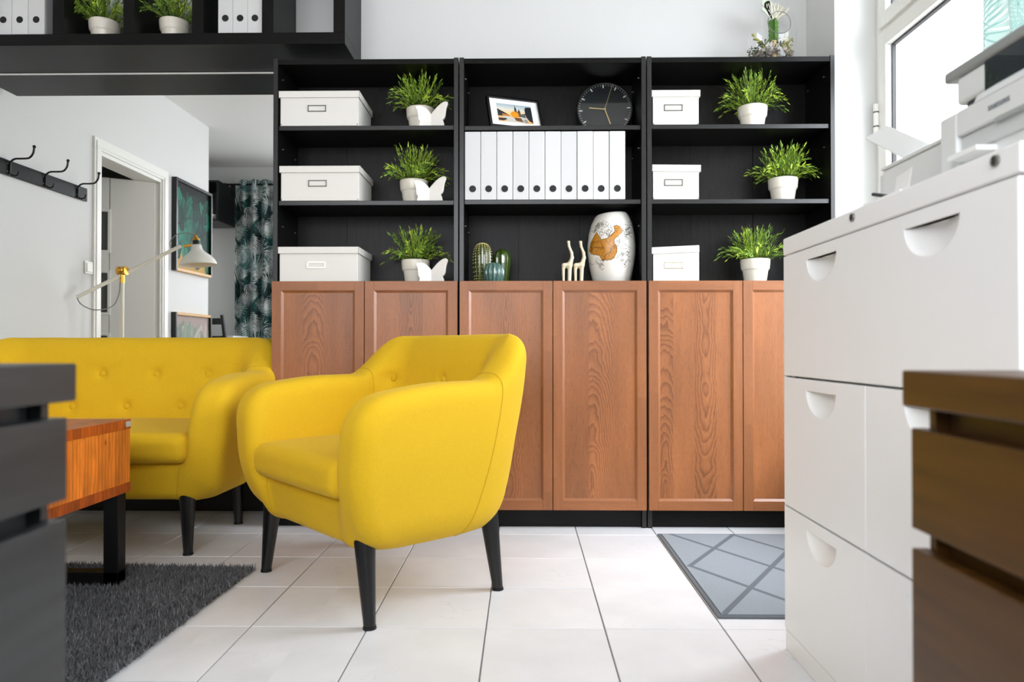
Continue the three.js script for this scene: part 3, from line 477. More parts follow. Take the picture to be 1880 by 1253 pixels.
{                                                               // small framed photograph
  const tex = canvasTex(512, 340, (c, W, H) => {
    const sky = c.createLinearGradient(0, 0, 0, H * 0.55); sky.addColorStop(0, '#9fb3bd'); sky.addColorStop(0.5, '#d8d6cc'); sky.addColorStop(1, '#f3c987'); c.fillStyle = sky; c.fillRect(0, 0, W, H);
    const f = (col, pts) => { c.fillStyle = col; c.beginPath(); pts.forEach((p, i) => (i ? c.lineTo(p[0] * W, p[1] * H) : c.moveTo(p[0] * W, p[1] * H))); c.fill(); };
    f('#e8b070', [[0, 0.66], [1, 0.66], [1, 1], [0, 1]]); f('#c9c3b8', [[0.1, 0.7], [0.9, 0.66], [0.7, 1], [0.25, 1]]);
    f('#2b3033', [[0, 0.3], [0.16, 0.44], [0.3, 0.58], [0.36, 0.66], [0, 0.7]]); f('#c27a25', [[0.12, 0.55], [0.34, 0.6], [0.36, 0.66], [0.14, 0.66]]);
    f('#3b3f42', [[0.5, 0.66], [0.5, 0.22], [0.515, 0.16], [0.53, 0], [0.545, 0.16], [0.56, 0.22], [0.57, 0.4], [0.6, 0.36], [0.63, 0.2], [0.66, 0.36], [0.68, 0.66]]);
    f('#20262a', [[0.8, 0.2], [0.84, 0.08], [1, 0.06], [1, 0.95], [0.9, 0.86], [0.82, 0.66], [0.8, 0.5]]); f('#545a5a', [[0.68, 0.5], [0.8, 0.45], [0.8, 0.7], [0.68, 0.66]]);
    const s = c.createRadialGradient(W * 0.5, H * 0.56, 5, W * 0.5, H * 0.56, W * 0.15); s.addColorStop(0, '#f5a020'); s.addColorStop(0.6, '#e08a1c'); s.addColorStop(1, 'rgba(224,138,28,0)'); c.fillStyle = s; c.beginPath(); c.arc(W * 0.5, H * 0.56, W * 0.14, 0, 7); c.fill();
    f('#2a2d2c', [[0, 0.82], [0.22, 0.8], [0.26, 0.86], [0.14, 0.95], [0.04, 0.95], [0, 0.92]]); f('#6d4a2a', [[0.46, 0.74], [0.66, 0.72], [0.72, 0.95], [0.5, 0.9]]); f('#8b8f8b', [[0.72, 0.8], [0.82, 0.78], [0.86, 0.98], [0.76, 0.98]]);
  });
  const fr = thing('photo_frame', 'small black frame with a white mount and a sunset town photo', 'picture frame', [-0.021, 1.7265, -3.078]); fr.rotation.set(0, 0.344, 0);
  const tilt = new THREE.Group(); tilt.name = 'frame_front'; tilt.rotation.x = -0.418; fr.add(tilt);
  const w = 0.124, h = 0.174, b = 0.011, T = 0.022;
  mesh('frame_rail', [bx(-w, w, 0, b, -T, 0, 0.001), bx(-w, w, h - b, h, -T, 0, 0.001), bx(-w, -w + b, b, h - b, -T, 0, 0.001), bx(w - b, w, b, h - b, -T, 0, 0.001)], blackPaint, tilt);
  mesh('mount_board', bx(-w + b, w - b, b, h - b, -0.012, -0.008, 0), paperWhite, tilt);
  mesh('photo_print', new THREE.PlaneGeometry(0.162, 0.1).translate(0, h / 2, -0.0075), phys(0xffffff, 0.4, { map: tex }), tilt);
  mesh('easel_leg', bx(-0.02, 0.02, 0, 0.12, -0.003, 0, 0.001), blackPaint, fr).rotation.x = 0.3; fr.children[1].position.set(0, 0, -0.1);
}
{                                                               // glass terrarium on top of the right bookcase
  const t = thing('terrarium', 'teardrop glass terrarium with a round opening and a spiny cactus on top of the bookcase', 'terrarium', [1.111, 2.015, -3.185]);
  const prof = [[0.001, 0.002], [0.06, 0.002], [0.08, 0.01], [0.1, 0.06], [0.109, 0.11], [0.112, 0.15], [0.107, 0.195], [0.092, 0.245], [0.068, 0.295], [0.045, 0.335], [0.026, 0.375], [0.014, 0.41], [0.008, 0.43], [0.001, 0.432]];
  const c = new THREE.CatmullRomCurve3(prof.map((p) => V(p[0], p[1], 0))), g = lathe(c.getPoints(90).map((p) => [Math.max(p.x, 0.0005), p.y]), 120).toNonIndexed(), p = g.attributes.position, keep = [], HC = V(0.005, 0.168, 0), HR = 0.05;
  for (let i = 0; i < p.count; i += 3) { let out = 0; for (let k = 0; k < 3; k++) { const x = p.getX(i + k), y = p.getY(i + k), z = p.getZ(i + k); if (z > 0 && Math.hypot(x - HC.x, y - HC.y) < HR) out++; } if (!out) for (let k = 0; k < 3; k++) keep.push(i + k); }
  const q = new THREE.BufferGeometry(); for (const k of ['position', 'normal']) { const a = g.attributes[k], d = new Float32Array(keep.length * 3); keep.forEach((v, i) => { d[i * 3] = a.getX(v); d[i * 3 + 1] = a.getY(v); d[i * 3 + 2] = a.getZ(v); }); q.setAttribute(k, new THREE.BufferAttribute(d, 3)); }
  mesh('glass_vessel', q, phys(0xffffff, 0.0, { transmission: 1, thickness: 0, ior: 1.45, side: THREE.DoubleSide }), t);
  const ring = []; for (let i = 0; i < 48; i++) { const a = i / 48 * Math.PI * 2, x = HC.x + Math.cos(a) * HR, y = HC.y + Math.sin(a) * HR, r = c.getPoints(200).reduce((m, v) => (Math.abs(v.y - y) < Math.abs(m.y - y) ? v : m)).x; ring.push([x, y, Math.sqrt(Math.max(r * r - x * x, 0))]); }
  mesh('opening_rim', new THREE.TubeGeometry(new THREE.CatmullRomCurve3(ring.map((v) => V(...v)), true), 96, 0.0018, 6, true), phys(0x8d9894, 0.1, { transmission: 0.6, thickness: 0.002 }), t);
  seed = 5151;
  const cact = []; for (let k = 0; k < 3; k++) { const a = k * 2.094 + 0.5, spine = []; for (let j = 0; j <= 10; j++) { const y = j / 10 * 0.092; spine.push([0.02 + 0.0035 * (j % 2), y]); } const s = poly([[0, 0], ...spine, [0, 0.094]], 0.006, 0.001).translate(0, 0, -0.003); cact.push(s.rotateY(a)); }
  const cm = mesh('spiny_stem', cact, std(0x4f7d22, 0.5), t, 'green three-ribbed stem with toothed edges'); cm.position.set(0.01, 0.125, 0.02);
  mesh('pale_neck', rod([0.01, 0.04, 0.02], [0.01, 0.127, 0.02], 0.011, 0.009, 14), std(0xd8b98a, 0.7), t);
  const fan = []; for (let i = 0; i < 60; i++) { const a = rr(-0.55, 1.0), l = rr(0.045, 0.085); fan.push(tube([[0.012, 0.215, 0.015], [0.012 + Math.sin(a) * l * 0.55, 0.215 + Math.cos(a) * l * 0.55, 0.015 + rr(-0.01, 0.01)], [0.012 + Math.sin(a + rr(-0.1, 0.1)) * l, 0.215 + Math.cos(a) * l, 0.015 + rr(-0.012, 0.012)]], rr(0.0015, 0.0035), 6, 5)); }
  mesh('crested_head', fan, std(0xd6d1bf, 0.7), t, 'grey fan-shaped crest');
  const lf = []; for (const [a, l] of [[-0.5, 0.1], [-0.3, 0.085], [-0.72, 0.07]]) { const s = poly(smooth([[0, 0], [-0.012, l * 0.5], [-0.022, l * 0.85], [-0.004, l], [0.014, l * 0.9], [0.01, l * 0.5]], 4), 0.003, 0.001); lf.push(s.rotateZ(-a * 0.6).translate(0, 0.22, 0.018)); }
  mesh('silver_leaf', lf, std(0xc9d1bf, 0.6), t);
  const rocks = []; for (let i = 0; i < 90; i++) { const a = rr(0, 6.28), r = Math.sqrt(rnd()) * 0.088, s = rr(0.006, 0.013), k = new THREE.IcosahedronGeometry(s, 1); k.scale(rr(0.8, 1.2), rr(0.6, 1), rr(0.8, 1.2)); rocks.push(k.translate(Math.cos(a) * r, 0.055 + (1 - r / 0.09) * 0.05 * rnd() + 0.006, Math.sin(a) * r)); }
  mesh('pebbles', rocks, std(0x9b9186, 0.9), t).userData.kind = 'stuff';
  const moss = [], moss2 = []; for (let i = 0; i < 420; i++) { const a = rr(0, 6.28), r = 0.06 + rnd() * 0.038, y = 0.055 + rnd() * (Math.cos(a) > 0.3 ? 0.075 : 0.05), s = rr(0.003, 0.006); (Math.cos(a) > 0.3 ? moss : moss2).push(new THREE.TetrahedronGeometry(s, 0).rotateX(rnd() * 6).rotateY(rnd() * 6).translate(Math.cos(a) * Math.min(r, 0.082 + y * 0.25), y, Math.sin(a) * Math.min(r, 0.082 + y * 0.25))); }
  mesh('moss', moss, std(0x8a8a2c, 0.9), t).userData.kind = 'stuff'; mesh('moss', moss2, std(0x3f4a26, 0.9), t).userData.kind = 'stuff';
  const sprig = []; for (let i = 0; i < 12; i++) sprig.push(new THREE.SphereGeometry(rr(0.005, 0.009), 8, 6).scale(1, 0.6, 1).translate(-0.085 + i * 0.0045 + rr(-0.004, 0.004), 0.14 - i * 0.005 + rr(-0.006, 0.006), 0.03 + rr(-0.01, 0.01)));
  mesh('succulent_sprig', [...sprig, tube([[-0.08, 0.135, 0.03], [-0.045, 0.11, 0.03], [-0.02, 0.07, 0.02]], 0.003, 10, 6)], std(0xb0ab5c, 0.6), t);
}

// ------------------------------------------------------------------ yellow upholstered seats
const yellowDeep = std(0xc79b10, 0.9);
function clip(g, f) {                                            // splits triangles along f = 0: [f < 0, f > 0, cut segments]
  const P = g.attributes.position, N = g.attributes.normal, out = [{ p: [], n: [] }, { p: [], n: [] }], segs = [];
  for (let i = 0; i < P.count; i += 3) {
    const v = [0, 1, 2].map((k) => ({ p: V(P.getX(i + k), P.getY(i + k), P.getZ(i + k)), n: V(N.getX(i + k), N.getY(i + k), N.getZ(i + k)) })); v.forEach((q) => { q.f = f(q.p.x, q.p.y, q.p.z); });
    const poly2 = [[], []], cut = [];
    for (let k = 0; k < 3; k++) {
      const a = v[k], b = v[(k + 1) % 3]; poly2[a.f < 0 ? 0 : 1].push(a);
      if ((a.f < 0) !== (b.f < 0)) { const u = a.f / (a.f - b.f), c = { p: a.p.clone().lerp(b.p, u), n: a.n.clone().lerp(b.n, u).normalize() }; poly2[0].push(c); poly2[1].push(c); cut.push(c.p); }
    }
    if (cut.length === 2) segs.push(cut);
    poly2.forEach((q, s) => { for (let k = 2; k < q.length; k++) for (const w of [q[0], q[k - 1], q[k]]) { out[s].p.push(w.p.x, w.p.y, w.p.z); out[s].n.push(w.n.x, w.n.y, w.n.z); } });
  }
  return [...out.map((o) => { const h = new THREE.BufferGeometry(); h.setAttribute('position', new THREE.Float32BufferAttribute(o.p, 3)); h.setAttribute('normal', new THREE.Float32BufferAttribute(o.n, 3)); return h; }), segs];
}
function seat(name, label, category, W, cell, buttons, pos, turn, legX, splay) {
  const t = thing(name, label, category, pos, turn), hw = W / 2;
  const taper = (y) => 1 - 0.17 * Math.pow(clamp((0.68 - y) / 0.5, 0, 1.2), 1.7);
  const seam = (y) => -0.165 + 0.085 * Math.pow(clamp((0.66 - y) / 0.46, 0, 1), 1.5);
  const top = (z) => 0.668 - 0.03 * sst(0.0, 0.33, z) + 0.152 * sst(-0.12, -0.31, z);
  function shell(x, y, z) {
    const s = taper(y), lean = 0.035 * sst(0.45, 0.85, y), qx = x * hw / (hw - (1 - s) * 0.44), qz = (z + lean) / s;
    const th = 0.062 + 0.014 * sst(-0.28, -0.1, qz);
    const a = hw - th, c = 1.0, zc = -0.40 + 0.035 + th + c;               // rounded rectangle, open to the front
    let d = Math.abs(box2(qx, qz - zc, a, c, 0.17)) - th;
    const cap = smax(y - top(z), z - 0.318 + 0.09 * Math.pow(clamp((0.45 - y) / 0.27, 0, 1), 2), 0.125);
    d = smax(d, cap, 0.058 + 0.04 * sst(-0.12, -0.28, z)); d = smax(d, 0.19 - y, 0.11);
    return d * s;
  }
  const low = (x, y, z) => { const s = taper(y); return smax(box3(x * hw / (hw - (1 - s) * 0.44), y - 0.27, z / s - 0.008, hw - 0.10, 0.085, 0.288, 0.05), 0.19 - y, 0.05); };
  const dents = buttons.map(([x, y]) => [x, y]);
  const all = (x, y, z) => { let d = smin(shell(x, y, z), low(x, y, z), 0.05); if (z < -0.15 && y > 0.4) for (const [bxx, by] of dents) { const r2 = (x - bxx) ** 2 + (y - by) ** 2; if (r2 < 0.01) d += 0.011 * Math.exp(-r2 / 0.0006); } return d + 0.0008 * Math.sin(x * 23 + y * 17) * Math.sin(z * 19 + y * 11); };
  const inner = (y) => (hw - 0.172) * (1 - (1 - taper(y)) * 0.44 / hw);
  const body = surface(all, [-hw - 0.03, 0.16, -0.46], [hw + 0.03, 0.86, 0.36], cell).toNonIndexed();
  const [back, rest, cut1] = clip(body, (x, y, z) => z - seam(y)), [base, arms, cut2] = clip(rest, (x, y) => Math.max(Math.abs(x) - inner(y), y - 0.45)), [armL, armR] = clip(arms, (x) => x);
  mesh('backrest', boxUV(back), yellow, t); mesh('armrest', boxUV(armL), yellow, t); mesh('armrest', boxUV(armR), yellow, t); mesh('seat_base', boxUV(base), yellow, t);
  const pipe = (segs) => { const g = []; for (const [a, b] of segs) if (a.distanceTo(b) > 1e-4) g.push(rod(a.toArray(), b.toArray(), 0.0017, 0.0017, 5)); return g; };
  mesh('seam_piping', [...pipe(cut1.filter(([a]) => Math.abs(a.x) > inner(a.y) || a.y < 0.3)), ...pipe(cut2.filter(([a]) => a.z > 0.2 && a.y < 0.4))], yellowDeep, t, 'stitched seam lines');
  const cw = hw - 0.158;
  mesh('seat_cushion', boxUV(surface((x, y, z) => { const cr = 0.012 * (1 - (x / cw) ** 2) * (1 - ((z - 0.02) / 0.3) ** 2); return box3(x, y - 0.4 - cr * 0.5, z - 0.022, cw - 0.003, 0.056 + cr, 0.292, 0.042); }, [-cw - 0.02, 0.32, -0.3], [cw + 0.02, 0.49, 0.33], Math.min(cell, 0.009))), yellow, t);
  const findZ = (x, y) => { let z = 0; while (z > -0.45 && all(x, y, z) > 0) z -= 0.001; return z; };
  for (const [x, y] of buttons) { const z = findZ(x, y); const b = mesh('button', new THREE.SphereGeometry(0.0145, 20, 12).scale(1, 1, 0.5), yellow, t); b.position.set(x, y, z + 0.002); b.rotation.x = -0.1; }
  for (const [sx, sz] of [[1, 1], [-1, 1], [1, -1], [-1, -1]]) {
    const g = [rod([sx * (legX + 0.012), 0.006, sz * 0.233], [sx * (legX + 0.012 - splay), 0.24, sz * 0.227], 0.0165, 0.0305, 24)];
    const l = mesh('leg', g, blackPaint, t); mesh('foot_cap', rod([sx * (legX + 0.012), 0, sz * 0.233], [sx * (legX + 0.012), 0.008, sz * 0.233], 0.019, 0.0178, 24), blackMetal, l);
  }
  return t;
}
const phi = Math.atan2(-0.727, 0.686);
seat('armchair', 'yellow armchair with black tapered legs in front of the oak cabinets', 'armchair', 0.885, 0.0085, [[-0.275, 0.652], [0.01, 0.652], [0.28, 0.652], [-0.135, 0.52], [0.14, 0.52]], [-0.481, 0, -2.342], phi, 0.325, 0.038);
seat('sofa', 'yellow two-seat sofa with a buttoned back under the mirror', 'sofa', 1.38, 0.0105, [[-0.36, 0.652], [-0.12, 0.652], [0.12, 0.652], [0.35, 0.652], [-0.24, 0.51], [0.0, 0.51], [0.24, 0.51], [-0.48, 0.51]], [-1.745, 0, -2.85], 0, 0.49, 0.006);

// ------------------------------------------------------------------ coffee table
seed = 31;
const pineTex = [0, 1, 2].map((k) => scaled(dataTex(128, 512, (x, y) => {
  const X = x / 128 * 0.1, Y = y / 512 * 0.3, kn = Math.hypot((X - 0.03 - k * 0.02) * 2.2, Y - 0.08 - k * 0.07), f = ((X + (fbm(Y * 7 + k * 9, X * 30, 3) - 0.5) * 0.02 + 0.006 * Math.exp(-kn * 60)) / 0.017 + k) % 1;
  const dark = sst(0.5, 0.95, f) * 0.13 + Math.exp(-kn * kn / 0.00006) * 0.5, l = 1.0 + (fbm(x * 0.05, y * 0.01 + k * 7, 3) - 0.47) * 0.35 - dark;
  return [212 * l, 118 * (l - dark * 0.25), 38 * (l - dark * 0.3)];
}), 0.1, 0.3));
const pine = []; for (let i = 0; i < 6; i++) pine.push(std(new THREE.Color().setScalar(0.9 + 0.16 * ((i * 5) % 4) / 1.2), 0.38, { map: pineTex[i % 3] }));
const pineDark = [0, 1, 2].map((k) => std(new THREE.Color(0.5 + 0.1 * k, 0.36 + 0.07 * k, 0.36 + 0.06 * k), 0.38, { map: pineTex[k] }));
{
  const t = thing('coffee_table', 'orange-brown wooden box coffee table on black square metal legs', 'coffee table', [-1.277, 0, -2.29]), Wx = 0.80, Lz = 0.74, y0 = 0.302, y1 = 0.536, band = 0.03;
  for (let z = 0, i = 0; z < Lz - 0.01; i++) { const w = Math.min(rr(0.055, 0.1), Lz - z); mesh('side_plank', boxUV(bx(-0.02, -0.002, y0 + band, y1 - band, z + 0.0004, z + w - 0.0004, 0.0008), -z, -y0 - band + rr(0, 0.11)), pine[i % 6], t); z += w; }
  for (let x = 0, i = 0; x < Wx - 0.01; i++) { const w = Math.min(rr(0.07, 0.1), Wx - x); mesh('top_plank', boxUV(bx(-x - w + 0.0003, -x - 0.0003, y1 - band, y1, 0, Lz, 0.001), rnd(), rnd()), pineDark[i % 3], t); x += w; }
  for (const [a, b] of [[y1 - band, y1 + 0.0004], [y0, y0 + band]]) for (let z = 0, i = 0; z < Lz - 0.005; i++) { const w = Math.min(rr(0.025, 0.05), Lz - z); mesh('edge_block', boxUV(bx(-0.012, 0.0004, a, b, z + 0.0002, z + w - 0.0002, 0.0006), rnd(), rnd()), pineDark[Math.floor(rnd() * 3)], t); z += w; }
  mesh('end_board', boxUV(bx(-Wx, -0.02, y0 + 0.001, y1 - band, 0, 0.018, 0.001), 0, 0, true), pine[1], t); mesh('end_board', boxUV(bx(-Wx, -0.02, y0 + 0.001, y1 - band, Lz - 0.018, Lz, 0.001), 0, 0, true), pine[3], t);
  mesh('bottom_board', boxUV(bx(-Wx, -0.012, y0, y0 + 0.018, 0.018, Lz - 0.018, 0.001)), pineDark[1], t); mesh('side_board', boxUV(bx(-Wx, -Wx + 0.018, y0 + 0.018, y1 - band, 0.018, Lz - 0.018, 0.001)), pine[2], t);
  mesh('name_plate', bx(0.0004, 0.0014, 0.5125, 0.5305, 0.003, 0.030, 0.0004), std(0xb9bcbb, 0.4, { metalness: 0.4 }), t, 'small grey plate at the corner');
  for (const z of [0.012, Lz - 0.057]) { const f = mesh('leg_frame', [bx(-0.055, -0.008, 0.012, y0, z, z + 0.045, 0.002), bx(-Wx + 0.01, -Wx + 0.057, 0.012, y0, z, z + 0.045, 0.002), bx(-Wx + 0.01, -0.008, 0.012, 0.055, z, z + 0.045, 0.002)], blackMetal, t); }
}
// ------------------------------------------------------------------ rugs
{
  const r = thing('shag_rug', 'dark grey shaggy rug under the wooden coffee table', 'rug', [-0.945, 0, -2.035], -0.037), W = 1.35, L0 = -0.40, L1 = 0.95;
  mesh('rug_backing', bx(-W, 0, 0, 0.008, L0, L1, 0.003), std(0x2a2c2e, 1), r);
  const tuft = new THREE.BufferGeometry(), s = [], no = []; for (let k = 0; k < 3; k++) { const a = k * 2.09, b = a + 2.09; s.push(Math.cos(a) * 0.0022, 0, Math.sin(a) * 0.0022, Math.cos(b) * 0.0022, 0, Math.sin(b) * 0.0022, 0.004, 0.02, 0.001); }
  tuft.setAttribute('position', new THREE.Float32BufferAttribute(s, 3)); tuft.computeVertexNormals();
  const N = 90000, im = new THREE.InstancedMesh(tuft, std(0xffffff, 0.9, { side: THREE.DoubleSide }), N), m = new THREE.Matrix4(), q = new THREE.Quaternion(), e = new THREE.Euler(), c = new THREE.Color(); seed = 4;
  for (let i = 0; i < N; i++) {
    const x = 0.007 - W * rnd(), z = lerp(L0, L1, rnd()), edge = Math.min(-x, z - L0, 0.05) < 0.012;
    const cl = vnoise(x * 40, z * 40); e.set(rr(-0.7, 0.7) + (cl - 0.5) * 0.9, rnd() * 6.28, rr(-0.7, 0.7)); q.setFromEuler(e); m.compose(V(x + rr(-0.004, 0.006), 0.006, z + rr(-0.006, 0.004)), q, V(1, rr(0.75, 1.15) * (0.85 + 0.3 * cl), 1)); im.setMatrixAt(i, m);
    const l = (0.085 + 0.13 * rnd() * rnd() + (rnd() < 0.14 ? 0.14 : 0)); im.setColorAt(i, c.setRGB(l * 0.98, l * 1.0, l * 1.04));
  }
  im.name = 'pile'; im.userData.kind = 'stuff'; im.castShadow = im.receiveShadow = true; r.add(im);
}
{
  const tex = canvasTex(512, 768, (c, W, H) => {                 // 0.6 x 0.9 m: woven field with darker lattice lines
    c.fillStyle = '#8f979e'; c.fillRect(0, 0, W, H); seed = 8;
    for (let i = 0; i < 60000; i++) { const l = rr(-14, 14); c.fillStyle = `rgba(${143 + l | 0},${151 + l | 0},${160 + l | 0},0.5)`; c.fillRect(rnd() * W, rnd() * H, 2, 1.5); }
    const Q = (x, d) => [(x - 0.551) / 0.6 * W, (2.92 - d) / 0.9 * H], line = (a, b) => { c.beginPath(); c.moveTo(...Q(...a)); c.lineTo(...Q(...b)); c.stroke(); };
    c.strokeStyle = '#656b72'; c.lineWidth = 15; c.lineCap = 'butt';
    line([0.6, 2.905], [1.16, 1.99]); line([0.855, 2.9], [0.575, 2.472]); line([0.58, 2.485], [0.89, 1.99]); line([0.848, 2.905], [1.16, 2.39]); line([1.16, 2.93], [0.573, 2.035]); line([1.16, 2.505], [0.83, 2.0]);
    c.strokeStyle = '#6b7178'; c.lineWidth = 26; c.strokeRect(0, 0, W, H);
  });
  const t = thing('doormat', 'blue-grey doormat with darker diamond lines in front of the right bookcase', 'mat', [0.551, 0, -2.92]);
  mesh('mat_border', bx(0, 0.6, 0, 0.006, 0, 0.9, 0.003), std(0x62676d, 0.95), t);
  const top = bx(0.014, 0.586, 0.001, 0.0085, 0.014, 0.886, 0.003), p = top.attributes.position, uv = top.attributes.uv; for (let i = 0; i < p.count; i++) uv.setXY(i, p.getX(i) / 0.6, 1 - p.getZ(i) / 0.9);
  mesh('mat_field', top, std(0xffffff, 0.95, { map: tex }), t);
}

// ------------------------------------------------------------------ white filing cabinet with what stands on it
{
  const t = thing('filing_cabinet', 'big white metal filing cabinet with recessed crescent grips, under the printer', 'cabinet', [0.67, 0, -1.826]), L = 0.865, D = 0.46, H = 1.048, g = 0.0025;
  const half = L / 2;
  // a front with a half-round scooped grip: flat sheet with a hole, and a shallow bowl behind it
  function front(name, z0, z1, y0, y1, grips, parent) {
    const d = new THREE.Group(); d.name = name; parent.add(d); const s = new THREE.Shape(); s.moveTo(z0, y0); s.lineTo(z1, y0); s.lineTo(z1, y1); s.lineTo(z0, y1); s.closePath();
    for (const [cz, cy] of grips) {
      const p = new THREE.Path(), R = 0.078, Y = 0.056; p.moveTo(cz - R, cy); for (let k = 1; k < 24; k++) { const a = Math.PI + k * Math.PI / 24; p.lineTo(cz + Math.cos(a) * R, cy + Math.sin(a) * Y); } p.lineTo(cz + R, cy); p.closePath(); s.holes.push(p);
      const pos = [], M = 12, Nn = 24, P = (i, j) => { const a = Math.PI + i * Math.PI / Nn, r = j / M, dep = 0.022 * Math.pow(1 - r, 0.7); return [-0.001 + dep, cy + Math.sin(a) * Y * r, cz + Math.cos(a) * R * r]; };
      for (let i = 0; i < Nn; i++) for (let j = 0; j < M; j++) { const a = P(i, j), b = P(i + 1, j), c = P(i + 1, j + 1), e = P(i, j + 1); pos.push(...a, ...b, ...c, ...a, ...c, ...e); }
      const lid = []; for (let k = 0; k < 24; k++) { const r0 = -1 + k / 12, r1 = -1 + (k + 1) / 12, w0 = 0.022 * Math.pow(1 - Math.abs(r0), 0.7), w1 = 0.022 * Math.pow(Math.max(1 - Math.abs(r1), 0), 0.7); lid.push(-0.001, cy, cz + r0 * R, -0.001, cy, cz + r1 * R, w1, cy, cz + r1 * R, -0.001, cy, cz + r0 * R, w1, cy, cz + r1 * R, w0, cy, cz + r0 * R); }
      let q = new THREE.BufferGeometry(); q.setAttribute('position', new THREE.Float32BufferAttribute([...pos, ...lid], 3)); q = mergeVertices(q, 1e-5); q.computeVertexNormals(); q = q.toNonIndexed(); q.setAttribute('uv', new THREE.BufferAttribute(new Float32Array(q.attributes.position.count * 2), 2)); mesh('grip', q, std(0xf6f6f5, 0.35, { side: THREE.DoubleSide }), d);
    }
    const e = new THREE.ExtrudeGeometry(s, { depth: 0.014, bevelEnabled: true, bevelThickness: 0.002, bevelSize: 0.0015, bevelOffset: -0.0015, bevelSegments: 2 });
    e.applyMatrix4(new THREE.Matrix4().makeBasis(V(0, 0, 1), V(0, 1, 0), V(-1, 0, 0)).setPosition(0.014, 0, 0));
    mesh('drawer_front', e, std(0xf6f6f5, 0.35, { side: THREE.DoubleSide }), d);
  }
  mesh('carcass', [bx(0.026, D, 0, H - 0.03, 0.001, L - 0.001, 0.003), bx(0.0165, 0.03, 0.053, 1.0, 0.001, 0.03, 0), bx(0.0, 0.03, 0.053, 1.0, 0, 0.002, 0), bx(0.0165, 0.03, 0.053, 1.0, L - 0.03, L - 0.001, 0)], metalWhite, t);
  mesh('cabinet_top', bx(-0.002, D + 0.002, 1.004, H, -0.002, L + 0.002, 0.004), metalWhite, t);
  mesh('cabinet_base', bx(0.001, 0.03, 0, 0.052, 0, L, 0.002), metalWhite, t);
  front('top_drawer', g, L - g, 0.698, 1.001, [[0.228, 0.975], [0.655, 0.975]], t);
  for (const [y0, y1] of [[0.370, 0.693], [0.055, 0.365]]) for (const [a, b] of [[g, half - g / 2], [half + g / 2, L - g]]) front('drawer', a, b, y0, y1, [[(a + b) / 2 + 0.006, y1 - 0.027]], t);
  for (const z of [0.385, 0.819]) { const k = mesh('lock', rod([-0.006, 1.032, z], [0.004, 1.032, z], 0.008, 0.009, 20).translate(0, 0, 0), steel, t, 'small dark lock'); mesh('key_slot', bx(-0.0075, -0.005, 1.027, 1.037, z - 0.0014, z + 0.0014, 0), holeBlack, k); }
}
const greyWhite = std(0xdfe1df, 0.45), darkGlass = phys(0x1c2429, 0.25, { clearcoat: 0.5 });
{
  const t = thing('printer', 'light grey printer with a black scanner lid on the near end of the filing cabinet', 'printer', [0.76, 1.048, -1.30]);
  mesh('printer_body', [bx(0.014, 0.34, 0.0, 0.132, 0.004, 0.55, 0.006), bx(0, 0.05, 0.0, 0.134, 0.0, 0.05, 0.005), bx(0, 0.05, 0.089, 0.134, 0.05, 0.55, 0.004)], greyWhite, t);
  mesh('paper_tray', bx(0.008, 0.3, 0.058, 0.0885, 0.051, 0.55, 0.003), std(0xcfd2d1, 0.45), t);
  mesh('grip_recess', bx(-0.0012, 0.012, 0.083, 0.0886, 0.15, 0.26, 0.002), std(0xa5a9aa, 0.5), t);
  mesh('output_paper', bx(-0.02, 0.1, 0.044, 0.053, 0.056, 0.135, 0.001), paperWhite, t, 'white paper sticking out of the slot');
  const font = await new FontLoader().loadAsync('fonts/droid/droid_sans_bold.typeface.json');
  const tx = new TextGeometry('SAMSUNG', { font, size: 0.0078, depth: 0.0006, curveSegments: 4 }); tx.rotateY(-Math.PI / 2); tx.translate(-0.0008, 0.1065, 0.136); mesh('brand_lettering', tx, std(0x7d8386, 0.5), t);
  mesh('control_panel', poly([[0.002, 0.134], [0.045, 0.134], [0.045, 0.168], [0.006, 0.143]], 0.44, 0.002).translate(0, 0, 0.1), std(0xd5d8d7, 0.4), t);
  mesh('scanner_neck', bx(0.055, 0.32, 0.13, 0.172, 0.03, 0.55, 0.004), std(0xc9cccb, 0.45), t);
  mesh('hinge_gap', bx(0.045, 0.3, 0.152, 0.165, 0.008, 0.08, 0.002), std(0x2c3033, 0.5), t);
  mesh('scanner_base', bx(0.04, 0.33, 0.165, 0.217, -0.016, 0.066, 0.008), greyWhite, t);
  mesh('scanner_unit', bx(0.038, 0.33, 0.146, 0.218, 0.065, 0.55, 0.004), darkGlass, t, 'black scanner unit');
  mesh('scanner_lid', bx(0.035, 0.34, 0.216, 0.237, -0.046, 0.55, 0.006), std(0x8f928f, 0.45), t, 'grey scanner lid');
}
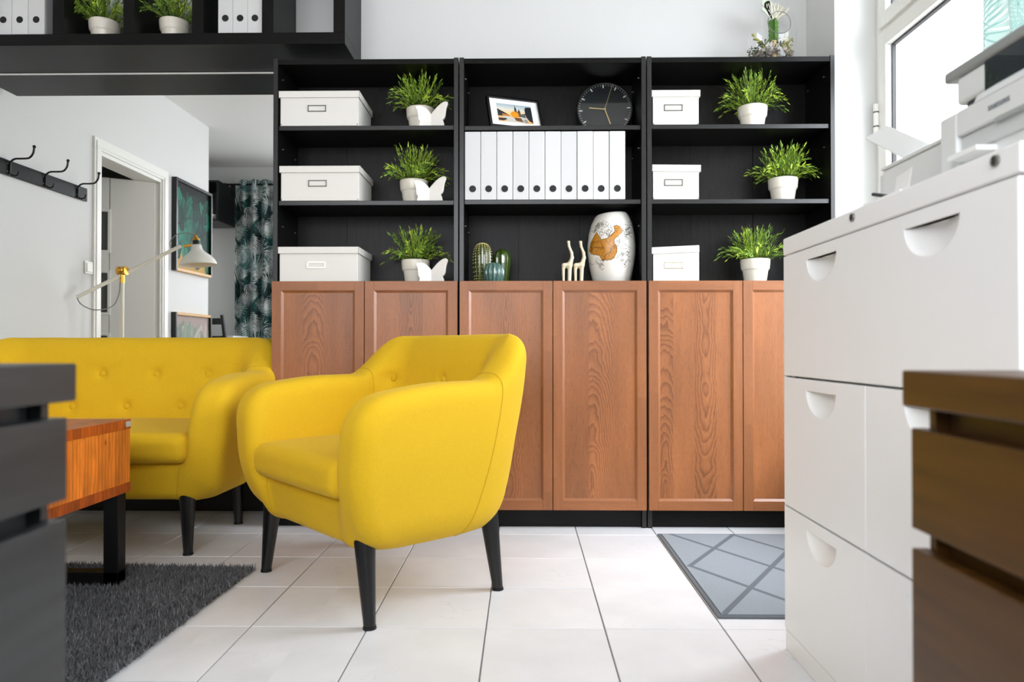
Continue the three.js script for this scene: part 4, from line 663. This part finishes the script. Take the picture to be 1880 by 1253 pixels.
{
  const t = thing('office_machine', 'low white office machine with a raised paper flap at the window side of the cabinet', 'office machine', [0.85, 1.048, -1.685]);
  mesh('machine_body', [bx(0, 0.28, 0, 0.138, 0, 0.37, 0.006)], greyWhite, t); mesh('machine_lid', bx(-0.003, 0.283, 0.138, 0.146, -0.003, 0.373, 0.003), greyWhite, t);
  mesh('end_cap', bx(0.005, 0.275, 0, 0.132, -0.022, 0.0, 0.004), greyWhite, t);
  const q = [[0.002, 0.147, 0.085], [0.0345, 0.161, 0.135], [-0.0275, 0.219, 0.08], [-0.054, 0.2035, 0.035]].map((p) => V(...p)), n = V(-0.002, 0.003, 0.001), pos = [];
  const qd = (a, b, c, d) => pos.push(...[a, b, c, a, c, d].flatMap((v) => v.toArray())), up = q.map((v) => v.clone().add(n)); qd(...q); qd(...up); for (let i = 0; i < 4; i++) qd(q[i], q[(i + 1) % 4], up[(i + 1) % 4], up[i]);
  const g = new THREE.BufferGeometry(); g.setAttribute('position', new THREE.Float32BufferAttribute(pos, 3)); g.computeVertexNormals(); mesh('paper_flap', g, std(0xe2e3e1, 0.5, { side: THREE.DoubleSide }), t);
  mesh('flap_arm', rod([0.03, 0.144, 0.1], [0.004, 0.17, 0.09], 0.004, 0.004, 8), greyWhite, t);
}
{
  const p = mesh('paper_stack', [0, 1, 2].map((k) => bx(0.69 + k * 0.002, 0.84, 1.0485 + k * 0.004, 1.0522 + k * 0.004, -1.46 + k * 0.004, -1.312, 0.0005)), paperWhite); tag(p, 'thin stack of white paper lying on the cabinet beside the printer', 'paper');
  const f = poly([[0, 0], [0.05, 0], [0.075, 0.036], [0.02, 0.03]], 0.001, 0).rotateY(-Math.PI / 2); const m = mesh('paper_scrap', f, paperWhite); m.position.set(0.715, 1.062, -1.37); m.rotation.z = 0.2; tag(m, 'folded white scrap of paper propped up behind the cabinet edge', 'paper');
  const k = thing('stapler', 'small dark metal stapler lying on the far end of the white cabinet', 'stapler', [0.715, 1.048, -1.45]);
  mesh('stapler_base', bx(-0.006, 0.006, 0, 0.006, -0.02, 0.07, 0.002), std(0x5a5d60, 0.4, { metalness: 0.6 }), k); const a = mesh('stapler_arm', bx(-0.005, 0.005, -0.003, 0.004, -0.075, 0.0, 0.002), std(0x3c3f42, 0.4, { metalness: 0.5 }), k); a.position.set(0, 0.012, 0.07); a.rotation.x = 0.28;
}

// ------------------------------------------------------------------ two desks in the foreground
const deskTex = scaled(dataTex(256, 256, (x, y) => { const l = 1 + (fbm(x * 0.01, y * 0.14, 4) - 0.47) * 0.5; return [118 * l, 117 * l, 115 * l]; }), 0.4);
function desk(name, label, pos, sgn, mat, tops, rows) {          // drawer fronts face x = 0; sgn +1 when the desk lies at larger x
  const t = thing(name, label, 'desk', pos), S = (a, b, ...r) => (sgn > 0 ? bx(a, b, ...r) : bx(-b, -a, ...r)), L = 1.25;
  mesh('desk_top', boxUV(S(-0.008, 0.62, ...tops, 0, L, 0.0025), 0, 0, false), mat, t);
  const c = 0.019, y1 = tops[0];
  mesh('side_panel', boxUV(S(c, 0.6, 0, y1, 0.006, 0.018, 0.001)), mat, t); mesh('side_panel', boxUV(S(c, 0.6, 0, y1, L - 0.03, L - 0.012, 0.001)), mat, t);
  mesh('back_panel', boxUV(S(0.58, 0.598, 0, y1, 0.018, L - 0.03, 0.001)), mat, t);
  for (const [a, b] of rows) { const d = mesh('drawer', boxUV(S(0, 0.0185, a, b, 0.004, L - 0.006, 0.0015), 0, a), mat, t); mesh('drawer_box', boxUV(S(0.034, 0.55, a + 0.004, b - 0.004 + 0.022, 0.02, L - 0.032, 0)), mat, d); }
  return t;
}
desk('desk', 'brown wooden desk with grooved drawers in the right foreground, before the white cabinet', [0.432, 0, -0.8], 1, phys(0xa46a1e, 0.42, { map: deskTex }), [0.703, 0.743], [[0.568, 0.679], [0.30, 0.546], [0.06, 0.278]]);
desk('desk', 'dark desk painted grey with window glare, with grooved drawers in the left foreground, before the coffee table', [-0.497, 0, -0.77], -1, phys(0x62686b, 0.35, { map: deskTex }), [0.71, 0.751], [[0.603, 0.692], [0.30, 0.582], [0.06, 0.278]]);  // grey colour carries window glare painted over the brown wood

// ------------------------------------------------------------------ leafy curtains
function palmTex(w, h, bg, cols, n, sd) {
  return canvasTex(w, h, (c) => {
    c.fillStyle = bg; c.fillRect(0, 0, w, h); seed = sd;
    for (let i = 0; i < n; i++) for (const oy of [0]) {
      const x = rr(0, w), y = rr(0, h), a = rr(0, 6.28), L = rr(0.15, 0.29) * w, col = cols[Math.floor(rnd() * cols.length)], fan = rnd() < 0.35;
      for (const [ex, ey] of [[0, 0], [w, 0], [-w, 0], [0, h], [0, -h]]) {
        c.save(); c.translate(x + ex, y + ey); c.rotate(a); c.strokeStyle = c.fillStyle = col; c.lineWidth = L * 0.02; let s = i * 77;
        const m = fan ? 9 : 10;
        for (let k = 0; k < m; k++) for (const sg of fan ? [1] : [1, -1]) {
          c.save(); if (fan) c.rotate((k / (m - 1) - 0.5) * 2.5); else { c.translate(L * (k / m), 0); c.rotate(sg * lerp(1.0, 0.35, k / m)); }
          const l = fan ? L * 0.9 : L * 0.55 * Math.sin((k + 1.5) / (m + 1) * Math.PI) + L * 0.08, b = L * 0.03; c.beginPath(); c.moveTo(0, 0); c.quadraticCurveTo(l * 0.5, b * 1.3, l, 0); c.quadraticCurveTo(l * 0.5, -b * 1.3, 0, 0); c.fill(); c.restore();
        }
        if (!fan) { c.beginPath(); c.moveTo(0, 0); c.lineTo(L * 1.05, 0); c.stroke(); } c.restore();
      }
    }
  });
}
const palms = palmTex(1024, 1024, '#0b2224', ['#0d4440', '#eef3f1', '#1c5d58', '#f2f5f3', '#0a3330', '#dfe9e6', '#2a6f6d', '#eef3f1'], 100, 61);
const backlitPalms = palmTex(1024, 1024, '#bcd3cd', ['#93b9b2', '#eaf0ee', '#74a09b', '#a3c4bd', '#e4ebe9', '#82a8a8'], 70, 62);  // same leaf pattern bleached: window backlight painted into the cloth colours
function curtainGeo(w, h, pleats, amp, sd) {
  const nx = pleats * 12, ny = 24, g = new THREE.PlaneGeometry(w, h, nx, ny), p = g.attributes.position, uv = g.attributes.uv, th = [];
  for (let i = 0; i < p.count; i++) { const u = p.getX(i) / w + 0.5, v = p.getY(i) / h + 0.5, a = u * pleats * 2 * Math.PI; p.setZ(i, Math.sin(a + 0.4 * Math.sin(v * 3 + sd)) * amp * (0.85 + 0.15 * Math.sin(v * 5 + u * 9))); p.setX(i, p.getX(i) + Math.cos(a * 1 + v) * amp * 0.12); uv.setXY(i, u * w * 1.5 / 0.8, v * h / 0.8); }
  g.computeVertexNormals(); return g;
}
{
  const t = thing('leaf_curtain', 'palm-leaf curtain painted pale as if backlit, hanging in front of the bright side window, behind the printer', 'curtain', [1.40, 0, -1.93]);
  mesh('curtain_cloth', curtainGeo(0.46, 2.05, 4, 0.022, 1).rotateY(-Math.PI / 2).translate(0, 1.475, 0), phys(0xffffff, 0.95, { map: backlitPalms, transmission: 0.1, thickness: 0, side: THREE.DoubleSide }), t);  // cloth map has the backlight painted in
  mesh('curtain_rod', rod([0, 2.51, -0.3], [0, 2.51, 1.3], 0.011), blackMetal, t);
}

// ------------------------------------------------------------------ things behind the camera, seen in the mirror
{
  const r = thing('coat_rack', 'black wall coat rack with double hooks, seen in the mirror at left', 'coat rack', [-2.7, 1.709, -2.335]);
  mesh('rack_board', boxUV(bx(0, 0.016, -0.04, 0.04, -1.0, 0, 0.002)), blackWood, r);
  for (const z of [-0.10, -0.39, -0.665, -0.94]) {
    const h = new THREE.Group(); h.name = 'hook'; r.add(h); h.position.z = z;
    mesh('hook_arm', tube([[0.02, -0.034, 0], [0.021, 0.0, 0], [0.024, 0.03, 0], [0.045, 0.046, 0], [0.085, 0.048, 0], [0.122, 0.052, 0], [0.142, 0.075, 0], [0.148, 0.108, 0]], 0.0052, 40, 8), blackMetal, h);
    mesh('hook_knob', new THREE.SphereGeometry(0.0085, 14, 10).translate(0.148, 0.11, 0), blackMetal, h);
    mesh('lower_hook', tube([[0.02, -0.03, 0.004], [0.04, -0.042, 0.004], [0.06, -0.036, 0.004], [0.066, -0.018, 0.004]], 0.0045, 20, 8), blackMetal, h);
    for (const y of [-0.02, 0.02]) mesh('screw', rod([0.015, y, -0.012], [0.018, y, -0.012], 0.004, 0.004, 8), steel, h);
  }
}
{
  const s = thing('light_switch', 'square white light switch on the wall next to the door frame', 'light switch', [-2.7, 1.266, -2.30]);
  mesh('switch_plate', bx(0, 0.009, -0.04, 0.04, -0.04, 0.04, 0.004), trimWhite, s); mesh('switch_rocker', bx(0.008, 0.014, -0.028, 0.028, -0.028, 0.028, 0.003), trimWhite, s).rotation.z = 0.03;
}
{
  const woodLip = std(0xc99a55, 0.45);
  const leafPrint = (bg, cols, n, sd, extra) => canvasTex(512, 614, (c, W, H) => {
    c.fillStyle = bg; c.fillRect(0, 0, W, H); seed = sd; if (extra) extra(c, W, H);
    for (let i = 0; i < n; i++) { const x = rr(0, W), y = rr(0.05, 0.75) * H, a = rr(0.8, 2.3), L = rr(90, 190), col = cols[i % cols.length]; c.save(); c.translate(x, y); c.rotate(a); c.fillStyle = col; for (let k = 0; k < 12; k++) for (const sg of [1, -1]) { c.save(); c.translate(L * k / 12, 0); c.rotate(sg * 0.75); const l = L * 0.42 * Math.sin((k + 1.5) / 14 * Math.PI); c.beginPath(); c.moveTo(0, 0); c.quadraticCurveTo(l * 0.5, 12, l, 0); c.quadraticCurveTo(l * 0.5, -12, 0, 0); c.fill(); c.restore(); } c.restore(); }
  });
  function picture(label, y0, y1, tex, lipTop, lipBottom) {
    const t = thing('framed_picture', label, 'picture', [-2.7, 0, -0.945]), w = 0.315, b = 0.022, T = 0.04;
    mesh('frame_rail', [bx(0, T, y0, y1, -w, -w + b, 0.002), bx(0, T, y0, y1, w - b, w, 0.002)], blackPaint, t);
    mesh('frame_rail', bx(0, T, y1 - b, y1, -w + b, w - b, 0.002), lipTop ? woodLip : blackPaint, t); mesh('frame_rail', bx(0, T, y0, y0 + b, -w + b, w - b, 0.002), lipBottom ? woodLip : blackPaint, t);
    const g = new THREE.PlaneGeometry(2 * (w - b), y1 - y0 - 2 * b).rotateY(Math.PI / 2).translate(T - 0.022, (y0 + y1) / 2, 0); mesh('print', g, phys(0xffffff, 0.6, { map: tex, specularIntensity: 0.4 }), t);
  }
  picture('large framed print of dark green tropical leaves on the wall beyond the door', 1.365, 2.086, leafPrint('#040d0b', ['#0d4a3b', '#082f27', '#12604c', '#0a3a30', '#187a60', '#072620'], 95, 21, (c, W, H) => { c.fillStyle = '#b89046'; c.fillRect(0, H * 0.72, W, H * 0.28); }), false, true);  // gold block at the bottom paints reflected glare into the print
  picture('lower framed print of pale pinkish leaves on the wall beyond the door', 0.32, 1.045, leafPrint('#a5938c', ['#8a9484', '#b5aaa0', '#76877a', '#9d9b90'], 70, 22), true, true);
}
{                                                               // floor lamp beside the sofa
  const l = thing('floor_lamp', 'off-white floor lamp with brass joint and bell-shaped shade, seen in the mirror', 'floor lamp', [-2.45, 0, -2.36]), cream = std(0xeeeadc, 0.4);
  mesh('lamp_base', lathe([[0, 0.001], [0.14, 0.001], [0.142, 0.008], [0.13, 0.02], [0.03, 0.03], [0.012, 0.034], [0, 0.034]], 48), cream, l);
  mesh('pole', rod([0, 0.03, 0], [0, 1.18, 0], 0.0115), cream, l);
  mesh('brass_collar', [rod([0, 1.165, 0], [0, 1.215, 0], 0.014), rod([-0.028, 1.24, 0.002], [0.028, 1.24, -0.002], 0.026, 0.026, 24).rotateY(0), new THREE.SphereGeometry(0.02, 20, 14).translate(0, 1.24, -0.03)], brass, l);
  const A = [-0.19, 1.068, -0.14], Bq = [0.262, 1.42, 0.2]; mesh('lamp_arm', rod(A, Bq, 0.0115), cream, l);
  const H = new THREE.Group(); H.name = 'lamp_head'; H.position.set(0.352, 1.425, 0.225); H.rotation.set(0.0, 0, 0.1); l.add(H);
  const sh = [[0.112, -0.125], [0.111, -0.116], [0.1, -0.092], [0.078, -0.066], [0.052, -0.046], [0.036, -0.028], [0.03, -0.008], [0.0285, 0.006], [0.0, 0.008]];
  mesh('lamp_shade', lathe([...sh, ...sh.slice(0, -1).reverse().map(([x, y]) => [Math.max(x - 0.002, 0), y - 0.002]).filter(([x]) => x > 0.002)].reverse(), 56), std(0xefece2, 0.45, { side: THREE.DoubleSide }), H);
  mesh('shade_socket', [rod([0, 0.004, 0], [0, 0.034, 0], 0.022, 0.02, 24)], blackMetal, H); mesh('brass_cap', [rod([0, 0.034, 0], [0, 0.046, 0], 0.023, 0.021, 24), rod([0, 0.046, 0], [0, 0.066, 0], 0.012, 0.009, 16), rod([-0.075, 0.0, -0.02], [0, 0.01, 0], 0.008, 0.008, 12)], brass, H);
  mesh('bulb', new THREE.SphereGeometry(0.03, 20, 14).translate(0, -0.05, 0), std(0xf4f2ec, 0.3), H);
  mesh('cable', tube([[0.346, 1.49, 0.225], [0.31, 1.505, 0.21], [0.24, 1.49, 0.19], [0.205, 1.44, 0.175], [0.22, 1.39, 0.165]], 0.0032, 30, 6), std(0x8b8c88, 0.6), l);
  mesh('cable', tube([[-0.19, 1.065, -0.14], [-0.175, 1.03, -0.13], [-0.11, 0.995, -0.1], [-0.03, 1.02, -0.05], [-0.01, 1.09, -0.02], [-0.006, 1.17, -0.012]], 0.0032, 30, 6), std(0x8b8c88, 0.6), l);
}
{
  const c = thing('wall_cabinet', 'black wall cabinet with an open front high in the far corner of the mirror view', 'cabinet', [-3.0, 0, 0.71]);
  mesh('cabinet_side', [bx(-0.018, 0, 2.02, 2.42, -0.45, 0, 0.001)], blackPaint, c); mesh('cabinet_side', [bx(-0.5, -0.482, 2.02, 2.42, -0.45, 0, 0.001)], blackPaint, c);
  mesh('cabinet_panel', [bx(-0.482, -0.018, 2.402, 2.42, -0.45, 0, 0.001)], blackPaint, c); mesh('cabinet_panel', [bx(-0.482, -0.018, 2.02, 2.038, -0.45, 0, 0.001)], blackPaint, c); mesh('cabinet_back', bx(-0.482, -0.018, 2.038, 2.402, -0.01, 0, 0), blackPaint, c);
  const b = mesh('bowl', lathe([[0, 0.001], [0.02, 0.001], [0.03, 0.008], [0.055, 0.035], [0.058, 0.05], [0.055, 0.05], [0.028, 0.012], [0, 0.008]], 36), ceramic); b.position.set(-3.08, 2.038, 0.34); tag(b, 'little white bowl inside the black wall cabinet', 'bowl');
}
{
  const t = thing('hanging_curtain', 'dark teal and white palm-leaf curtain on a black rod, seen in the mirror', 'curtain', [-2.68, 0, 0.58]);
  mesh('curtain_cloth', curtainGeo(0.56, 2.47, 5, 0.045, 3).translate(0, 1.262, 0), phys(0xffffff, 0.95, { map: palms, transmission: 0.25, thickness: 0, side: THREE.DoubleSide }), t);
  mesh('curtain_rod', [rod([-0.38, 2.45, 0], [0.9, 2.45, 0], 0.011), new THREE.SphereGeometry(0.018, 14, 10).translate(-0.385, 2.45, 0)], blackMetal, t);
  mesh('rod_bracket', [bx(-0.33, -0.315, 2.33, 2.46, 0.0, 0.13, 0.002)], blackMetal, t);
}
{
  const t = thing('bar_table', 'white table edge beside the black chair, low in the mirror view', 'table', [-3.2, 0, 0.35]);
  mesh('table_top', bx(-0.28, 0.40, 0.86, 0.885, -0.2, 0.17, 0.003), trimWhite, t); for (const [x, z] of [[-0.25, -0.17], [0.37, -0.17], [-0.25, 0.14], [0.37, 0.14]]) mesh('leg', bx(x - 0.02, x + 0.02, 0, 0.86, z - 0.02, z + 0.02, 0.002), trimWhite, t);
  const c = thing('high_chair', 'black wooden high chair with a slatted back, low in the mirror view', 'chair', [-2.885, 0, -0.08], 0.25);
  for (const x of [-0.085, 0.085]) { mesh('leg', rod([x * 1.5, 0, 0.16], [x, 1.075, 0.0], 0.019, 0.017, 12), blackPaint, c); mesh('leg', rod([x * 1.6, 0, -0.28], [x * 1.2, 0.66, -0.2], 0.019, 0.017, 12), blackPaint, c); }
  mesh('back_slat', bx(-0.085, 0.085, 0.985, 1.045, -0.005, 0.02, 0.003), blackPaint, c); mesh('back_slat', bx(-0.085, 0.085, 0.84, 0.88, 0.0, 0.03, 0.003), blackPaint, c); mesh('seat', bx(-0.14, 0.14, 0.64, 0.665, -0.24, 0.1, 0.005), blackPaint, c); mesh('stretcher', bx(-0.12, 0.12, 0.3, 0.33, -0.25, -0.23, 0.002), blackPaint, c);
  const p = thing('small_plant', 'small grey-green plant standing on the white table', 'plant', [-3.14, 0.885, 0.3]);
  mesh('pot', lathe([[0, 0.001], [0.035, 0.001], [0.045, 0.06], [0.042, 0.06], [0, 0.05]], 30), std(0x55585a, 0.6), p);
  const lv = []; seed = 15; for (let i = 0; i < 16; i++) { const a = i * 2.4, l = rr(0.07, 0.13), g = poly(smooth([[0, 0], [0.018, l * 0.45], [0, l], [-0.018, l * 0.45]], 4), 0.001, 0); lv.push(g.rotateX(rr(0.2, 0.9)).rotateY(a).translate(0, 0.055, 0)); } const f = mesh('foliage', lv, std(0x4c5a50, 0.6, { side: THREE.DoubleSide }), p); f.userData.kind = 'stuff';
}

renderer.render(scene, camera);
